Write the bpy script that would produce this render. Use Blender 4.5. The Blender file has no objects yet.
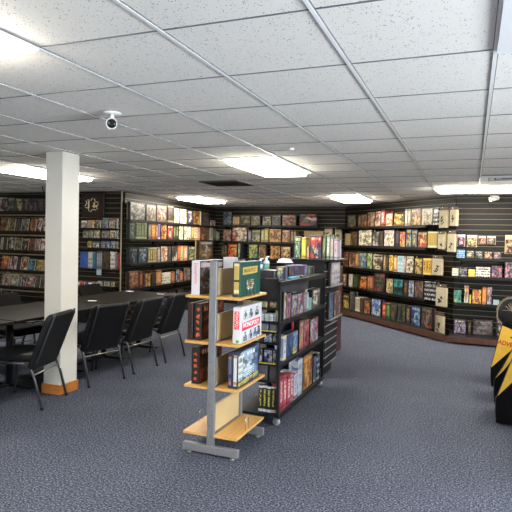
import bpy, bmesh, math, random
from mathutils import Vector, Matrix
random.seed(7)
PI = math.pi
scene = bpy.context.scene
col = scene.collection

# ------------------------------------------------------------------ camera
F, YAW, PITCH, ROLL, CAMH = 545.0, .377, -.029, .0225, 1.53
CEIL = 2.335

def _rot(v):
    x, y, z = v
    c, s = math.cos(PITCH), math.sin(PITCH)
    y, z = c*y - s*z, s*y + c*z
    c, s = math.cos(YAW), math.sin(YAW)
    return Vector((c*x - s*y, s*x + c*y, z))

def ray(px, py):
    x, y = px-256, py-256
    c, s = math.cos(ROLL), math.sin(ROLL)
    x, y = c*x + s*y, -s*x + c*y
    return _rot((x/F, 1, -y/F))

def at(px, py, A, B):
    """point measured from the photo on the vertical plane through ground points A and B"""
    d = ray(px, py)
    n = Vector((-(B[1]-A[1]), B[0]-A[0]))
    t = (n.x*A[0] + n.y*A[1]) / (n.x*d.x + n.y*d.y)
    return Vector((d.x*t, d.y*t, CAMH + d.z*t))

cam_d = bpy.data.cameras.new('camera')
cam_d.sensor_width = 36
cam_d.lens = 36*F/512
cam_d.clip_start = .05
cam = bpy.data.objects.new('camera', cam_d)
col.objects.link(cam)
c, s = math.cos(ROLL), math.sin(ROLL)
rx, ry, rz = _rot((c, 0, s)), _rot((-s, 0, c)), -_rot((0, 1, 0))
m = Matrix(((rx.x, ry.x, rz.x, 0), (rx.y, ry.y, rz.y, 0), (rx.z, ry.z, rz.z, CAMH), (0, 0, 0, 1)))
cam.matrix_world = m
scene.camera = cam

# ------------------------------------------------------------------ materials
def hexc(h):
    h = h.lstrip('#')
    if len(h) == 3: h = ''.join(ch*2 for ch in h)
    v = [int(h[i:i+2], 16)/255 for i in (0, 2, 4)]
    return tuple((u/12.92 if u <= .04045 else ((u+.055)/1.055)**2.4) for u in v) + (1,)

_m = {}
def mat(name, color, rough=.5, metal=0., noise=0, nscale=20, bump=0, coat=0, spec=.5):
    if name in _m: return _m[name]
    M = bpy.data.materials.new(name); M.use_nodes = True
    nt = M.node_tree; b = nt.nodes['Principled BSDF']
    cc = hexc(color)
    b.inputs['Base Color'].default_value = cc
    b.inputs['Roughness'].default_value = rough
    b.inputs['Metallic'].default_value = metal
    b.inputs['Specular IOR Level'].default_value = spec
    if coat: b.inputs['Coat Weight'].default_value = coat
    if noise or bump:
        tc = nt.nodes.new('ShaderNodeTexCoord'); n = nt.nodes.new('ShaderNodeTexNoise')
        n.inputs['Scale'].default_value = nscale; n.inputs['Detail'].default_value = 4
        nt.links.new(tc.outputs['Object'], n.inputs['Vector'])
        if noise:
            r = nt.nodes.new('ShaderNodeValToRGB')
            r.color_ramp.elements[0].position = .3; r.color_ramp.elements[1].position = .7
            r.color_ramp.elements[0].color = tuple(u*(1-noise) for u in cc[:3])+(1,)
            r.color_ramp.elements[1].color = tuple(min(1, u*(1+noise)) for u in cc[:3])+(1,)
            nt.links.new(n.outputs['Fac'], r.inputs['Fac']); nt.links.new(r.outputs['Color'], b.inputs['Base Color'])
        if bump:
            bp = nt.nodes.new('ShaderNodeBump'); bp.inputs['Strength'].default_value = bump
            bp.inputs['Distance'].default_value = .003
            nt.links.new(n.outputs['Fac'], bp.inputs['Height']); nt.links.new(bp.outputs['Normal'], b.inputs['Normal'])
    _m[name] = M
    return M

def ink(h, k=.74, sat=.90):
    c_ = hexc(h); g_ = .3*c_[0]+.6*c_[1]+.1*c_[2]
    return tuple(k*(g_+(u-g_)*sat) for u in c_[:3]) + (1,)

def printed(c1, c2, c3, style='art', rough=.4):
    """printed card in three inks: cover art with a heading, a lettered spine, plain card or rows of text"""
    key = ('pr', c1, c2, c3, style)
    if key in _m: return _m[key]
    M = bpy.data.materials.new('printed_' + style); M.use_nodes = True
    nt = M.node_tree; N = nt.nodes; L = nt.links; b = N['Principled BSDF']
    b.inputs['Roughness'].default_value = rough
    b.inputs['Coat Weight'].default_value = .12
    tc = N.new('ShaderNodeTexCoord'); oi = N.new('ShaderNodeObjectInfo')
    sep = N.new('ShaderNodeSeparateXYZ'); L.new(tc.outputs['Generated'], sep.inputs[0])
    mul = N.new('ShaderNodeMath'); mul.operation = 'MULTIPLY'; mul.inputs[1].default_value = 40
    L.new(oi.outputs['Random'], mul.inputs[0])
    def noise(scale, vec, detail=2, rough_=.5):
        mp = N.new('ShaderNodeMapping'); mp.inputs['Scale'].default_value = vec
        L.new(tc.outputs['Generated'], mp.inputs['Vector'])
        ad = N.new('ShaderNodeVectorMath'); ad.operation = 'ADD'; L.new(mp.outputs['Vector'], ad.inputs[0]); L.new(mul.outputs[0], ad.inputs[1])
        n = N.new('ShaderNodeTexNoise'); n.inputs['Scale'].default_value = scale; n.inputs['Detail'].default_value = detail
        n.inputs['Roughness'].default_value = rough_
        L.new(ad.outputs[0], n.inputs['Vector']); return n.outputs['Fac']
    def ramp(fac, stops):
        r = N.new('ShaderNodeValToRGB'); cr = r.color_ramp
        while len(cr.elements) < len(stops): cr.elements.new(.5)
        for e, (p, h, f) in zip(cr.elements, stops):
            e.position = p; cc = ink(h) if isinstance(h, str) else h; e.color = (min(1, cc[0]*f), min(1, cc[1]*f), min(1, cc[2]*f), 1)
        L.new(fac, r.inputs['Fac']); return r.outputs['Color']
    def mix(fac, a, b_):
        m_ = N.new('ShaderNodeMix'); m_.data_type = 'RGBA'
        L.new(fac, m_.inputs['Factor'])
        for k, v in (('A', a), ('B', b_)):
            if isinstance(v, str): m_.inputs[k].default_value = ink(v)
            else: L.new(v, m_.inputs[k])
        return m_.outputs['Result']
    def math_(op, a, b_, c_=None):
        m_ = N.new('ShaderNodeMath'); m_.operation = op
        for k, v in enumerate((a, b_, c_)):
            if v is None: continue
            if isinstance(v, (int, float)): m_.inputs[k].default_value = v
            else: L.new(v, m_.inputs[k])
        return m_.outputs[0]
    X, Z = sep.outputs['X'], sep.outputs['Z']
    if style == 'art':
        out = ramp(noise(1.5, (1, 1, 1.3), 3, .6), ((.25, c1, .45), (.42, c1, 1), (.56, c2, .9), (.72, c2, 1.15)))
        fine = noise(4.2, (1, 1, 1.2), 2, .6)
        # a figure in the middle of the cover
        r2 = math_('ADD', math_('POWER', math_('SUBTRACT', X, .5), 2), math_('MULTIPLY', math_('POWER', math_('SUBTRACT', Z, .42), 2), .7))
        near = math_('LESS_THAN', math_('ADD', r2, math_('MULTIPLY', math_('SUBTRACT', fine, .5), .55)), .035)
        out = mix(math_('MULTIPLY', near, .85), out, c3)
        dk = math_('MULTIPLY', math_('LESS_THAN', noise(4.6, (1, 1, 1), 4, .7), .48), .75)
        out = mix(dk, out, '#14110e')
        band = math_('MULTIPLY', math_('COMPARE', Z, .86, .055), math_('COMPARE', X, .5, .38))
        let = math_('GREATER_THAN', noise(9, (1.6, .1, .35), 1), .47)
        out = mix(math_('MULTIPLY', band, let), out, c3)
        inner = math_('MULTIPLY', math_('COMPARE', X, .5, .455), math_('COMPARE', Z, .5, .47))
        out = mix(inner, ramp(inner, ((0, '#17130f', 1), (1, '#17130f', 1))), out)
    elif style == 'spine':
        out = ramp(noise(1.2, (.2, 1, 1.5), 1), ((.3, c1, .8), (.7, c1, 1.1)))
        colm = math_('MULTIPLY', math_('COMPARE', X, .5, .24), math_('COMPARE', Z, .55, .30))
        let = math_('GREATER_THAN', noise(7, (.3, .1, 2.0), 1), .46)
        out = mix(math_('MULTIPLY', colm, let), out, c2)
        foot = math_('COMPARE', Z, .09, .05)
        out = mix(foot, out, c3)
        head = math_('COMPARE', Z, .95, .04)
        out = mix(head, out, c3)
    elif style == 'text':
        out = ramp(noise(1.4, (1, 1, 1), 2), ((.3, c1, .9), (.7, c1, 1.08)))
        rows = math_('GREATER_THAN', math_('SINE', math_('MULTIPLY', Z, 26), None), .15)
        let = math_('GREATER_THAN', noise(9, (1.4, .1, .6), 1), .5)
        out = mix(math_('MULTIPLY', rows, let), out, c2)
        pic = math_('MULTIPLY', math_('COMPARE', X, .5, .3), math_('COMPARE', Z, .8, .09))
        out = mix(math_('MULTIPLY', pic, .7), out, c3)
    else:
        out = ramp(noise(1.4, (1, 1, 1), 2), ((.3, c1, .88), (.62, c1, 1.05), (.75, c2, 1)))
    L.new(out, b.inputs['Base Color'])
    _m[key] = M
    return M

def emit(name, color, strength):
    M = bpy.data.materials.new(name); M.use_nodes = True
    nt = M.node_tree; b = nt.nodes['Principled BSDF']
    b.inputs['Base Color'].default_value = (.8, .8, .8, 1)
    b.inputs['Emission Color'].default_value = color
    b.inputs['Emission Strength'].default_value = strength
    return M

BLACK = mat('black_laminate', '#111113', .45, spec=.3, noise=.15, nscale=8)
SLAT = mat('dark_slatwall', '#100f0e', .5, spec=.3, noise=.15, nscale=3)
GROOVE = mat('slat_insert', '#7a6c50', .5, .0)
SLATBACK = mat('slat_groove_dark', '#0c0b0a', .7)
STEEL = mat('grey_painted_steel', '#77787c', .42, .25, noise=.05, nscale=30)
STEEL_D = mat('slot_dark', '#2a2c30', .6)
CHROME = mat('bright_wire', '#c9ccd2', .25, .9)
TUBE = mat('charcoal_tube', '#45454a', .35, .5)
FABRIC = mat('black_vinyl', '#0d0e11', .6, spec=.25, noise=.2, nscale=30, bump=.3)
FABRIC2 = mat('charcoal_cloth', '#0f0e0d', .9, spec=.1, noise=.2, nscale=60, bump=.3)
CARD = mat('grey_card', '#9a958c', .8)
KRAFT = mat('kraft_card', '#a89d84', .75, noise=.1, nscale=14)
INK = mat('black_ink', '#17130f', .6)
PAGES = mat('paper_pages', '#d9d2c0', .9)
WHITEP = mat('white_plastic', '#e8e8e6', .35)
WHITECARD = mat('white_card', '#dfdfe2', .5)

def wood(name, c1, c2, scale=(1.2, 14, 14), rough=.4):
    M = bpy.data.materials.new(name); M.use_nodes = True
    nt = M.node_tree; N = nt.nodes; L = nt.links; b = N['Principled BSDF']
    b.inputs['Roughness'].default_value = rough
    tc = N.new('ShaderNodeTexCoord'); mp = N.new('ShaderNodeMapping'); mp.inputs['Scale'].default_value = scale
    n = N.new('ShaderNodeTexNoise'); n.inputs['Scale'].default_value = 3; n.inputs['Detail'].default_value = 5
    r = N.new('ShaderNodeValToRGB'); r.color_ramp.elements[0].color = hexc(c1); r.color_ramp.elements[1].color = hexc(c2)
    r.color_ramp.elements[0].position = .3; r.color_ramp.elements[1].position = .7
    L.new(tc.outputs['Object'], mp.inputs['Vector']); L.new(mp.outputs['Vector'], n.inputs['Vector'])
    L.new(n.outputs['Fac'], r.inputs['Fac']); L.new(r.outputs['Color'], b.inputs['Base Color'])
    return M
MAPLE = wood('maple_laminate', '#b98a48', '#c69c5c', (14, 1.2, 14))
MAPLE_PALE = wood('pale_backboard', '#b39c70', '#c1ab80', (14, 1.2, 4))
OAK = wood('oak_trim', '#a4622a', '#bd7a38', (3, 3, 20))
BROWN = wood('brown_board', '#43281c', '#583624', (6, 6, 1.5))
MAROON = wood('maroon_board', '#3c1d19', '#4a2620', (14, 14, 1.2))
TABLETOP = mat('dark_tabletop', '#161411', .55, spec=.04, noise=.08, nscale=6)

# ------------------------------------------------------------------ mesh helpers
class MB:
    def __init__(self): self.bm = bmesh.new()
    def _fin(self, vs, mi, M=None):
        fs = set()
        for v in vs:
            if M is not None: v.co = M @ v.co
            fs.update(v.link_faces)
        for f in fs: f.material_index = mi
    def box(self, x0, x1, y0, y1, z0, z1, mi=0, ch=0, M=None, seg=1):
        r = bmesh.ops.create_cube(self.bm, size=1)
        vs = r['verts']
        for v in vs:
            v.co = Vector(((x0+x1)/2 + v.co.x*(x1-x0), (y0+y1)/2 + v.co.y*(y1-y0), (z0+z1)/2 + v.co.z*(z1-z0)))
        if ch:
            es = list({e for v in vs for e in v.link_edges})
            rr = bmesh.ops.bevel(self.bm, geom=es, offset=ch, segments=seg, affect='EDGES', profile=.6)
            vs = list({v for f in rr['faces'] for v in f.verts} | {v for v in vs if v.is_valid})
        self._fin(vs, mi, M)
        return self
    def slab(self, w, h, r, d, soft=.01, mi=0, M=None, n=6):
        """rounded upright slab: outline in local XZ (origin bottom centre), thickness along +Y"""
        pts = []
        for cx, cz, a0 in ((w/2-r, h-r, 0), (-w/2+r, h-r, 90), (-w/2+r, r, 180), (w/2-r, r, 270)):
            for i in range(n+1):
                a = math.radians(a0 + 90*i/n); pts.append((cx, cz, math.cos(a), math.sin(a)))
        rings = []
        for y, ins in ((0, soft), (soft*.35, soft*.3), (soft, 0), (d-soft, 0), (d-soft*.35, soft*.3), (d, soft)):
            rings.append([self.bm.verts.new((cx+(r-ins)*ca, y, cz+(r-ins)*sa)) for cx, cz, ca, sa in pts])
        k = len(pts); fs = []
        for a, b_ in zip(rings, rings[1:]):
            for i in range(k):
                fs.append(self.bm.faces.new((a[i], a[(i+1) % k], b_[(i+1) % k], b_[i])))
        fs.append(self.bm.faces.new(rings[0][::-1])); fs.append(self.bm.faces.new(rings[-1]))
        for f in fs[:-2]: f.smooth = True
        self._fin([v for rg in rings for v in rg], mi, M)
        return self
    def tube(self, pts, r, mi=0, n=8, M=None, closed=False):
        pts = [Vector(p) for p in pts]; rings = []
        k = len(pts)
        up = None
        for i, p in enumerate(pts):
            a = pts[i-1] if (i > 0 or closed) else p
            b_ = pts[(i+1) % k] if (i < k-1 or closed) else p
            t = (b_-a).normalized()
            if up is None:
                up = Vector((0, 0, 1)) if abs(t.z) < .9 else Vector((1, 0, 0))
            u = (up - t*up.dot(t)).normalized(); up = u; w = t.cross(u)
            rings.append([self.bm.verts.new(p + (u*math.cos(2*PI*j/n) + w*math.sin(2*PI*j/n))*r) for j in range(n)])
        pr = list(zip(rings, rings[1:]))
        if closed: pr.append((rings[-1], rings[0]))
        for a, b_ in pr:
            for j in range(n):
                f = self.bm.faces.new((a[j], a[(j+1) % n], b_[(j+1) % n], b_[j])); f.smooth = True
        if not closed:
            self.bm.faces.new(rings[0][::-1]); self.bm.faces.new(rings[-1])
        self._fin([v for rg in rings for v in rg], mi, M)
        return self
    def lathe(self, prof, mi=0, n=20, M=None, smooth=True):
        rings = [[self.bm.verts.new((r*math.cos(2*PI*j/n), r*math.sin(2*PI*j/n), z)) for j in range(n)] for r, z in prof]
        for a, b_ in zip(rings, rings[1:]):
            for j in range(n):
                f = self.bm.faces.new((a[j], a[(j+1) % n], b_[(j+1) % n], b_[j])); f.smooth = smooth
        self.bm.faces.new(rings[0][::-1]); self.bm.faces.new(rings[-1])
        self._fin([v for rg in rings for v in rg], mi, M)
        return self
    def prism(self, poly, y0, y1, mi=0, M=None):
        """polygon in XZ extruded along Y"""
        a = [self.bm.verts.new((x, y0, z)) for x, z in poly]; b_ = [self.bm.verts.new((x, y1, z)) for x, z in poly]
        k = len(poly)
        for i in range(k): self.bm.faces.new((a[i], a[(i+1) % k], b_[(i+1) % k], b_[i]))
        self.bm.faces.new(a[::-1]); self.bm.faces.new(b_)
        self._fin(a+b_, mi, M)
        return self
    def build(self, name, mats, parent=None, loc=None, rz=None):
        bmesh.ops.recalc_face_normals(self.bm, faces=self.bm.faces)
        me = bpy.data.meshes.new(name); self.bm.to_mesh(me); self.bm.free()
        for mm in (mats if isinstance(mats, (list, tuple)) else [mats]): me.materials.append(mm)
        o = bpy.data.objects.new(name, me); col.objects.link(o)
        if parent: o.parent = parent
        if loc is not None: o.location = loc
        if rz is not None: o.rotation_euler = (0, 0, rz)
        return o

def tag(o, label, cat, group=None, kind=None):
    o['label'] = label; o['category'] = cat
    if group: o['group'] = group
    if kind: o['kind'] = kind
    return o

def empty(name, loc, rz=0):
    o = bpy.data.objects.new(name, None); o.empty_display_size = .1
    col.objects.link(o); o.location = loc; o.rotation_euler = (0, 0, rz)
    return o

def struct(o): o['kind'] = 'structure'; return o

def copy_tree(o, parent=None):
    c_ = o.copy(); col.objects.link(c_)
    if parent: c_.parent = parent
    for ch in list(o.children): copy_tree(ch, c_)
    return c_

def lettering(body, height, m_, name, parent, loc, rot, extrude=.0006, width=None, bold=0):
    cu = bpy.data.curves.new(name, 'FONT'); cu.body = body; cu.size = height*1.4; cu.extrude = extrude
    cu.align_x = 'CENTER'; cu.align_y = 'CENTER'; cu.offset = bold
    tmp = bpy.data.objects.new('tmp', cu); col.objects.link(tmp)
    dg = bpy.context.evaluated_depsgraph_get()
    me = bpy.data.meshes.new_from_object(tmp.evaluated_get(dg)); me.name = name
    bpy.data.objects.remove(tmp)
    xs = [v.co.x for v in me.vertices]; w = max(xs)-min(xs)
    ys = [v.co.y for v in me.vertices]; h = max(ys)-min(ys)
    sx = (width/w) if width else 1
    for v in me.vertices: v.co.x *= sx; v.co.y *= height/h
    me.materials.clear(); me.materials.append(m_)
    o = bpy.data.objects.new(name, me); col.objects.link(o); o.parent = parent
    o.location = loc; o.rotation_euler = rot
    return o

# ------------------------------------------------------------------ room shell
X0, X1, Y0, Y1 = -9.0, 3.4, -2.6, 12.35

def carpet():
    M = bpy.data.materials.new('carpet_loop'); M.use_nodes = True
    nt = M.node_tree; N = nt.nodes; L = nt.links; b = N['Principled BSDF']
    b.inputs['Roughness'].default_value = .97
    b.inputs['Specular IOR Level'].default_value = .1
    tc = N.new('ShaderNodeTexCoord')
    n = N.new('ShaderNodeTexNoise'); n.inputs['Scale'].default_value = 80; n.inputs['Detail'].default_value = 4; n.inputs['Roughness'].default_value = .8
    n2 = N.new('ShaderNodeTexNoise'); n2.inputs['Scale'].default_value = 2.2; n2.inputs['Detail'].default_value = 2
    L.new(tc.outputs['Object'], n.inputs['Vector']); L.new(tc.outputs['Object'], n2.inputs['Vector'])
    r = N.new('ShaderNodeValToRGB'); cr = r.color_ramp
    cr.elements[0].position = .36; cr.elements[0].color = hexc('#151a26')
    cr.elements[1].position = .64; cr.elements[1].color = hexc('#83899a')
    e = cr.elements.new(.5); e.color = hexc('#3e4250')
    L.new(n.outputs['Fac'], r.inputs['Fac'])
    hs = N.new('ShaderNodeMix'); hs.data_type = 'RGBA'; hs.blend_type = 'MULTIPLY'; hs.inputs['Factor'].default_value = .35
    r2 = N.new('ShaderNodeValToRGB'); r2.color_ramp.elements[0].position = .35; r2.color_ramp.elements[1].position = .65
    r2.color_ramp.elements[0].color = (.75, .75, .75, 1); r2.color_ramp.elements[1].color = (1, 1, 1, 1)
    L.new(n2.outputs['Fac'], r2.inputs['Fac'])
    L.new(r.outputs['Color'], hs.inputs['A']); L.new(r2.outputs['Color'], hs.inputs['B'])
    L.new(hs.outputs['Result'], b.inputs['Base Color'])
    bp = N.new('ShaderNodeBump'); bp.inputs['Strength'].default_value = .6; bp.inputs['Distance'].default_value = .004
    L.new(n.outputs['Fac'], bp.inputs['Height']); L.new(bp.outputs['Normal'], b.inputs['Normal'])
    return M

def tile_mat():
    M = bpy.data.materials.new('acoustic_tile'); M.use_nodes = True
    nt = M.node_tree; N = nt.nodes; L = nt.links; b = N['Principled BSDF']
    b.inputs['Roughness'].default_value = .95
    tc = N.new('ShaderNodeTexCoord')
    v = N.new('ShaderNodeTexVoronoi'); v.inputs['Scale'].default_value = 85; v.inputs['Randomness'].default_value = 1
    n = N.new('ShaderNodeTexNoise'); n.inputs['Scale'].default_value = 30; n.inputs['Detail'].default_value = 2
    L.new(tc.outputs['Object'], v.inputs['Vector']); L.new(tc.outputs['Object'], n.inputs['Vector'])
    mu = N.new('ShaderNodeMath'); mu.operation = 'MULTIPLY_ADD'; mu.inputs[1].default_value = -.5; mu.inputs[2].default_value = .42
    L.new(n.outputs['Fac'], mu.inputs[0])
    g = N.new('ShaderNodeMath'); g.operation = 'LESS_THAN'
    L.new(v.outputs['Distance'], g.inputs[0]); L.new(mu.outputs[0], g.inputs[1])
    mix = N.new('ShaderNodeMix'); mix.data_type = 'RGBA'
    mix.inputs['A'].default_value = hexc('#f7f2e9'); mix.inputs['B'].default_value = hexc('#7d7973')
    L.new(g.outputs[0], mix.inputs['Factor']); L.new(mix.outputs['Result'], b.inputs['Base Color'])
    return M
TILE = tile_mat()
TBAR = mat('tee_bar', '#fbfbf8', .3)
TBAR_D = mat('tee_shadow_line', '#6e6e6c', .7)  # dark strips beside the tees: shadow lines put into the colour
WALLW = mat('painted_wall', '#d6d2c8', .7, noise=.03, nscale=5)

b = MB(); b.box(X0, X1, Y0, Y1+.1, -.1, 0); struct(b.build('floor', carpet()))
b = MB(); b.box(X0, X1, Y0, Y1+.1, CEIL+.006, CEIL+.1); struct(b.build('ceiling', TILE))
# suspended grid
GX, GY, GS = -1.765, 1.86, .61
GSY = .618
b = MB()
k = -12
while GX + k*GS < X1:
    x = GX + k*GS
    if x > X0:
        b.box(x-.0085, x+.0085, Y0, Y1, CEIL-.001, CEIL+.006, 0)
        b.box(x+.0085, x+.0125, Y0, Y1, CEIL+.0015, CEIL+.006, 1)
        b.box(x-.0115, x-.0085, Y0, Y1, CEIL+.0015, CEIL+.006, 1)
    k += 1
k = -7
while GY + k*GSY < Y1:
    y = GY + k*GSY
    b.box(X0, X1, y-.003, y+.004, CEIL+.002, CEIL+.006, 0)
    b.box(X0, X1, y-.0085, y-.003, CEIL+.002, CEIL+.006, 1)
    k += 1
struct(b.build('trim_1', [TBAR, TBAR_D]))

W1Y, W2X, W3Y = 8.05, -5.74, 12.3
W2A, W2B = Vector((-5.74, 8.112)), Vector((-5.98, 12.3))
t2 = (W2B-W2A).normalized(); n2 = Vector((t2.y, -t2.x))
WA, WB = Vector((-2.70, 12.3)), Vector((-.26, 9.65))
W5Y = 9.65
wt = (WB-WA).normalized(); wn = Vector((wt.y, -wt.x))      # wn: into the room
if wn.dot(-WA) < 0: wn = -wn

def slatwall(name, A, B, step=.088, z0=.1, z1=CEIL):
    """A (left) to B (right) as seen from the room; slats stand proud of a dark backing, pale inserts line the grooves"""
    A, B = Vector(A), Vector(B); t = (B-A); ln = t.length; a = math.atan2(t.y, t.x)
    b = MB(); b.box(0, ln, .0, .06, 0, z1, 2)
    z = z0
    while z < z1-.01:
        b.box(0, ln, -.016, 0, z+.009, min(z+step, z1), 0)
        b.box(0, ln, -.013, 0, z, z+.0085, 1)
        z += step
    b.box(0, ln, -.016, 0, 0, z0-.001, 0)
    return struct(b.build(name, [SLAT, GROOVE, SLATBACK], None, (A.x, A.y, 0), a))
slatwall('wall_left', (-9, W1Y), (W2X-.0, W1Y))
slatwall('wall_left_return', W2A, W2B)
slatwall('wall_back', (W2B.x+.02, W3Y), (WA.x, W3Y))
slatwall('wall_right_angled', WA, WB)
slatwall('wall_right', WB, (3.4, W5Y))
b = MB(); b.box(W2X-.006, W2X+.010, W1Y-.024, W1Y-.006, .1, CEIL-.001)
struct(b.build('trim_2', mat('corner_strip', '#a89c82', .4)))
b = MB(); b.box(X0-.1, X0, Y0, W1Y+.06, 0, CEIL); struct(b.build('wall_west', WALLW))
# south and east walls carry the shop windows
b = MB()
SW = (-2.6, -.2, .45, 2.15)      # opening x0 x1 z0 z1
b.box(X0, SW[0], Y0-.12, Y0, 0, CEIL); b.box(SW[1], X1, Y0-.12, Y0, 0, CEIL)
b.box(SW[0], SW[1], Y0-.12, Y0, 0, SW[2]); b.box(SW[0], SW[1], Y0-.12, Y0, SW[3], CEIL)
struct(b.build('wall_south', WALLW))
b = MB()
EW = (.3, 2.7, .40, 2.25)
b.box(X1, X1+.12, Y0, EW[0], 0, CEIL); b.box(X1, X1+.12, EW[1], W5Y, 0, CEIL)
b.box(X1, X1+.12, EW[0], EW[1], 0, EW[2]); b.box(X1, X1+.12, EW[0], EW[1], EW[3], CEIL)
struct(b.build('wall_east', WALLW))
def window(name, axis, pos, a0, a1, z0, z1, nb):
    b = MB(); g = MB()
    def bb(m_, u0, u1, v0, v1, w0, w1, mi=0):
        if axis == 'x': m_.box(u0, u1, pos+v0, pos+v1, w0, w1, mi)
        else: m_.box(pos+v0, pos+v1, u0, u1, w0, w1, mi)
    t = .05
    bb(b, a0, a1, -.03, .03, z0, z0+t); bb(b, a0, a1, -.03, .03, z1-t, z1)
    for i in range(nb+1):
        u = a0 + (a1-a0-t)*i/nb; bb(b, u, u+t, -.03, .03, z0+t, z1-t)
    r = struct(b.build(name, mat('window_frame_metal', '#6c6f74', .4, .6)))
    gm = bpy.data.materials.new('window_glass'); gm.use_nodes = True
    p = gm.node_tree.nodes['Principled BSDF']; p.inputs['Transmission Weight'].default_value = 1
    p.inputs['Roughness'].default_value = 0; p.inputs['IOR'].default_value = 1.45
    bb(g, a0+t, a1-t, -.004, .004, z0+t, z1-t)
    g.build('pane', gm, r)
window('window_1', 'x', Y0-.06, SW[0], SW[1], SW[2], SW[3], 3)
window('window_2', 'y', X1+.06, EW[0], EW[1], EW[2], EW[3], 3)

# square column with oak base
b = MB(); b.box(-3.84, -3.64, 4.15, 4.39, 0, CEIL, 0, .002)
struct(b.build('column', mat('cream_column_paint', '#cfcdc6', .55, noise=.02, nscale=4)))
b = MB()
for x0, x1, y0, y1 in ((-3.852, -3.628, 4.138, 4.15), (-3.64, -3.628, 4.15, 4.402), (-3.852, -3.84, 4.15, 4.402), (-3.84, -3.64, 4.39, 4.402)):
    b.box(x0, x1, y0, y1, 0, .095, 0, .001)
struct(b.build('trim_3', OAK))

# ------------------------------------------------------------------ ceiling fixtures
DIFF = emit('lit_diffuser', (1.0, .93, .80, 1), 42)
FRAME = mat('fixture_frame', '#ecece8', .4)
def troffer(x0, y0, dx, dy, label):
    r = empty('ceiling_light', (x0+dx/2, y0+dy/2, CEIL-.003)); tag(r, label, 'ceiling light', 'fluorescent ceiling panels')
    b = MB(); t = .028
    b.box(-dx/2, dx/2, -dy/2, -dy/2+t, -.006, .003); b.box(-dx/2, dx/2, dy/2-t, dy/2, -.006, .003)
    b.box(-dx/2, -dx/2+t, -dy/2+t, dy/2-t, -.006, .003); b.box(dx/2-t, dx/2, -dy/2+t, dy/2-t, -.006, .003)
    b.build('frame', FRAME, r)
    b = MB(); u = .05; b.box(-dx/2+u, dx/2-u, -dy/2+u, dy/2-u, -.046, .003, 0, .014); b.build('diffuser', DIFF, r)  # lens hung below its frame, added depth that lights the ceiling around it
gx = lambda k: GX + GS*k
gy = lambda k: GY + GSY*k
troffer(gx(-1), gy(-2), GS, 2*GSY, 'bright ceiling light cut off by the top left corner of the view')
troffer(gx(-1), gy(5), GS, 2*GSY, 'bright ceiling light above the steel rack, largest one wholly in view')
troffer(gx(-6), gy(5), GS, 2*GSY, 'long ceiling light partly hidden behind the top of the white column')
troffer(gx(-6), gy(12), GS, 2*GSY, 'small ceiling light near the left return wall shelves')
troffer(gx(-1), gy(12), GS, 2*GSY, 'small ceiling light near the angled right wall')
troffer(gx(2), gy(10), 2*GS, GSY, 'wide ceiling light running parallel to the right slatted wall')
troffer(gx(5), gy(-1), GS, 2*GSY, 'ceiling light added right of the viewer, out of view, to brighten the ceiling')  # this and the next two are unseen lights added to brighten the ceiling
troffer(gx(-6), gy(-2), GS, 2*GSY, 'ceiling light added over the left front beyond the view to brighten the ceiling')
troffer(gx(5), gy(5), GS, 2*GSY, 'ceiling light added over the right side beyond the view to brighten the ceiling')

r = empty('ceiling_vent', (gx(-3)+GS/2, gy(8)+GSY/2, CEIL-.002)); tag(r, 'dark louvred return air grille in the ceiling', 'vent')
b = MB(); b.box(-.30, .30, -.30, .30, .0, .006); b.build('backing', mat('vent_dark', '#17150f', .8), r)
b = MB()
for s0 in (-1, 1):
    b.box(-.30, .30, s0*.29-.012, s0*.29+.012, -.008, .0); b.box(s0*.29-.012, s0*.29+.012, -.278, .278, -.008, .0)
b.build('frame', mat('vent_frame', '#4a463e', .5), r)
b = MB()
for i in range(13):
    y = -.255 + i*.0425
    b.box(-.277, .277, -.011, .011, -.001, .001, M=Matrix.Translation((0, y, -.008)) @ Matrix.Rotation(.7, 4, 'X'))
b.build('louvre', mat('vent_slat', '#3a362f', .5), r)

def diffuser(cx, cy, label):
    r = empty('air_diffuser', (cx, cy, CEIL-.002)); tag(r, label, 'vent', 'square ceiling air diffusers')
    for i, (o_, i_, zo, zi) in enumerate(((.300, .215, -.013, -.014), (.205, .15, -.004, -.013), (.13, .07, -.003, -.012))):
        b = MB()
        for q in range(4):
            R_ = Matrix.Rotation(q*PI/2, 4, 'Z')
            vs = [b.bm.verts.new(R_ @ Vector(p)) for p in ((-o_, -o_, zo), (o_, -o_, zo), (i_, -i_, zi), (-i_, -i_, zi),
                                                           (-o_, -o_, zo+.004), (o_, -o_, zo+.004), (i_, -i_, zi+.004), (-i_, -i_, zi+.004))]
            for f in ((0, 1, 2, 3), (7, 6, 5, 4), (0, 4, 5, 1), (3, 2, 6, 7), (0, 3, 7, 4), (1, 5, 6, 2)):
                b.bm.faces.new([vs[j] for j in f])
        b.build('frame' if i == 0 else 'vane', mat('diffuser_white', '#f8f8f8', .35), r)
    b = MB(); b.box(-.29, .29, -.29, .29, -.0005, .0035); b.build('backing', mat('duct_grey', '#70767c', .7), r)
diffuser(gx(3)+GS/2, gy(0)+GSY/2, 'large white square air diffuser at the top right corner')
diffuser(gx(3)+GS/2, gy(8)+GSY/2, 'distant white air diffuser above the wide ceiling light')

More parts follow.
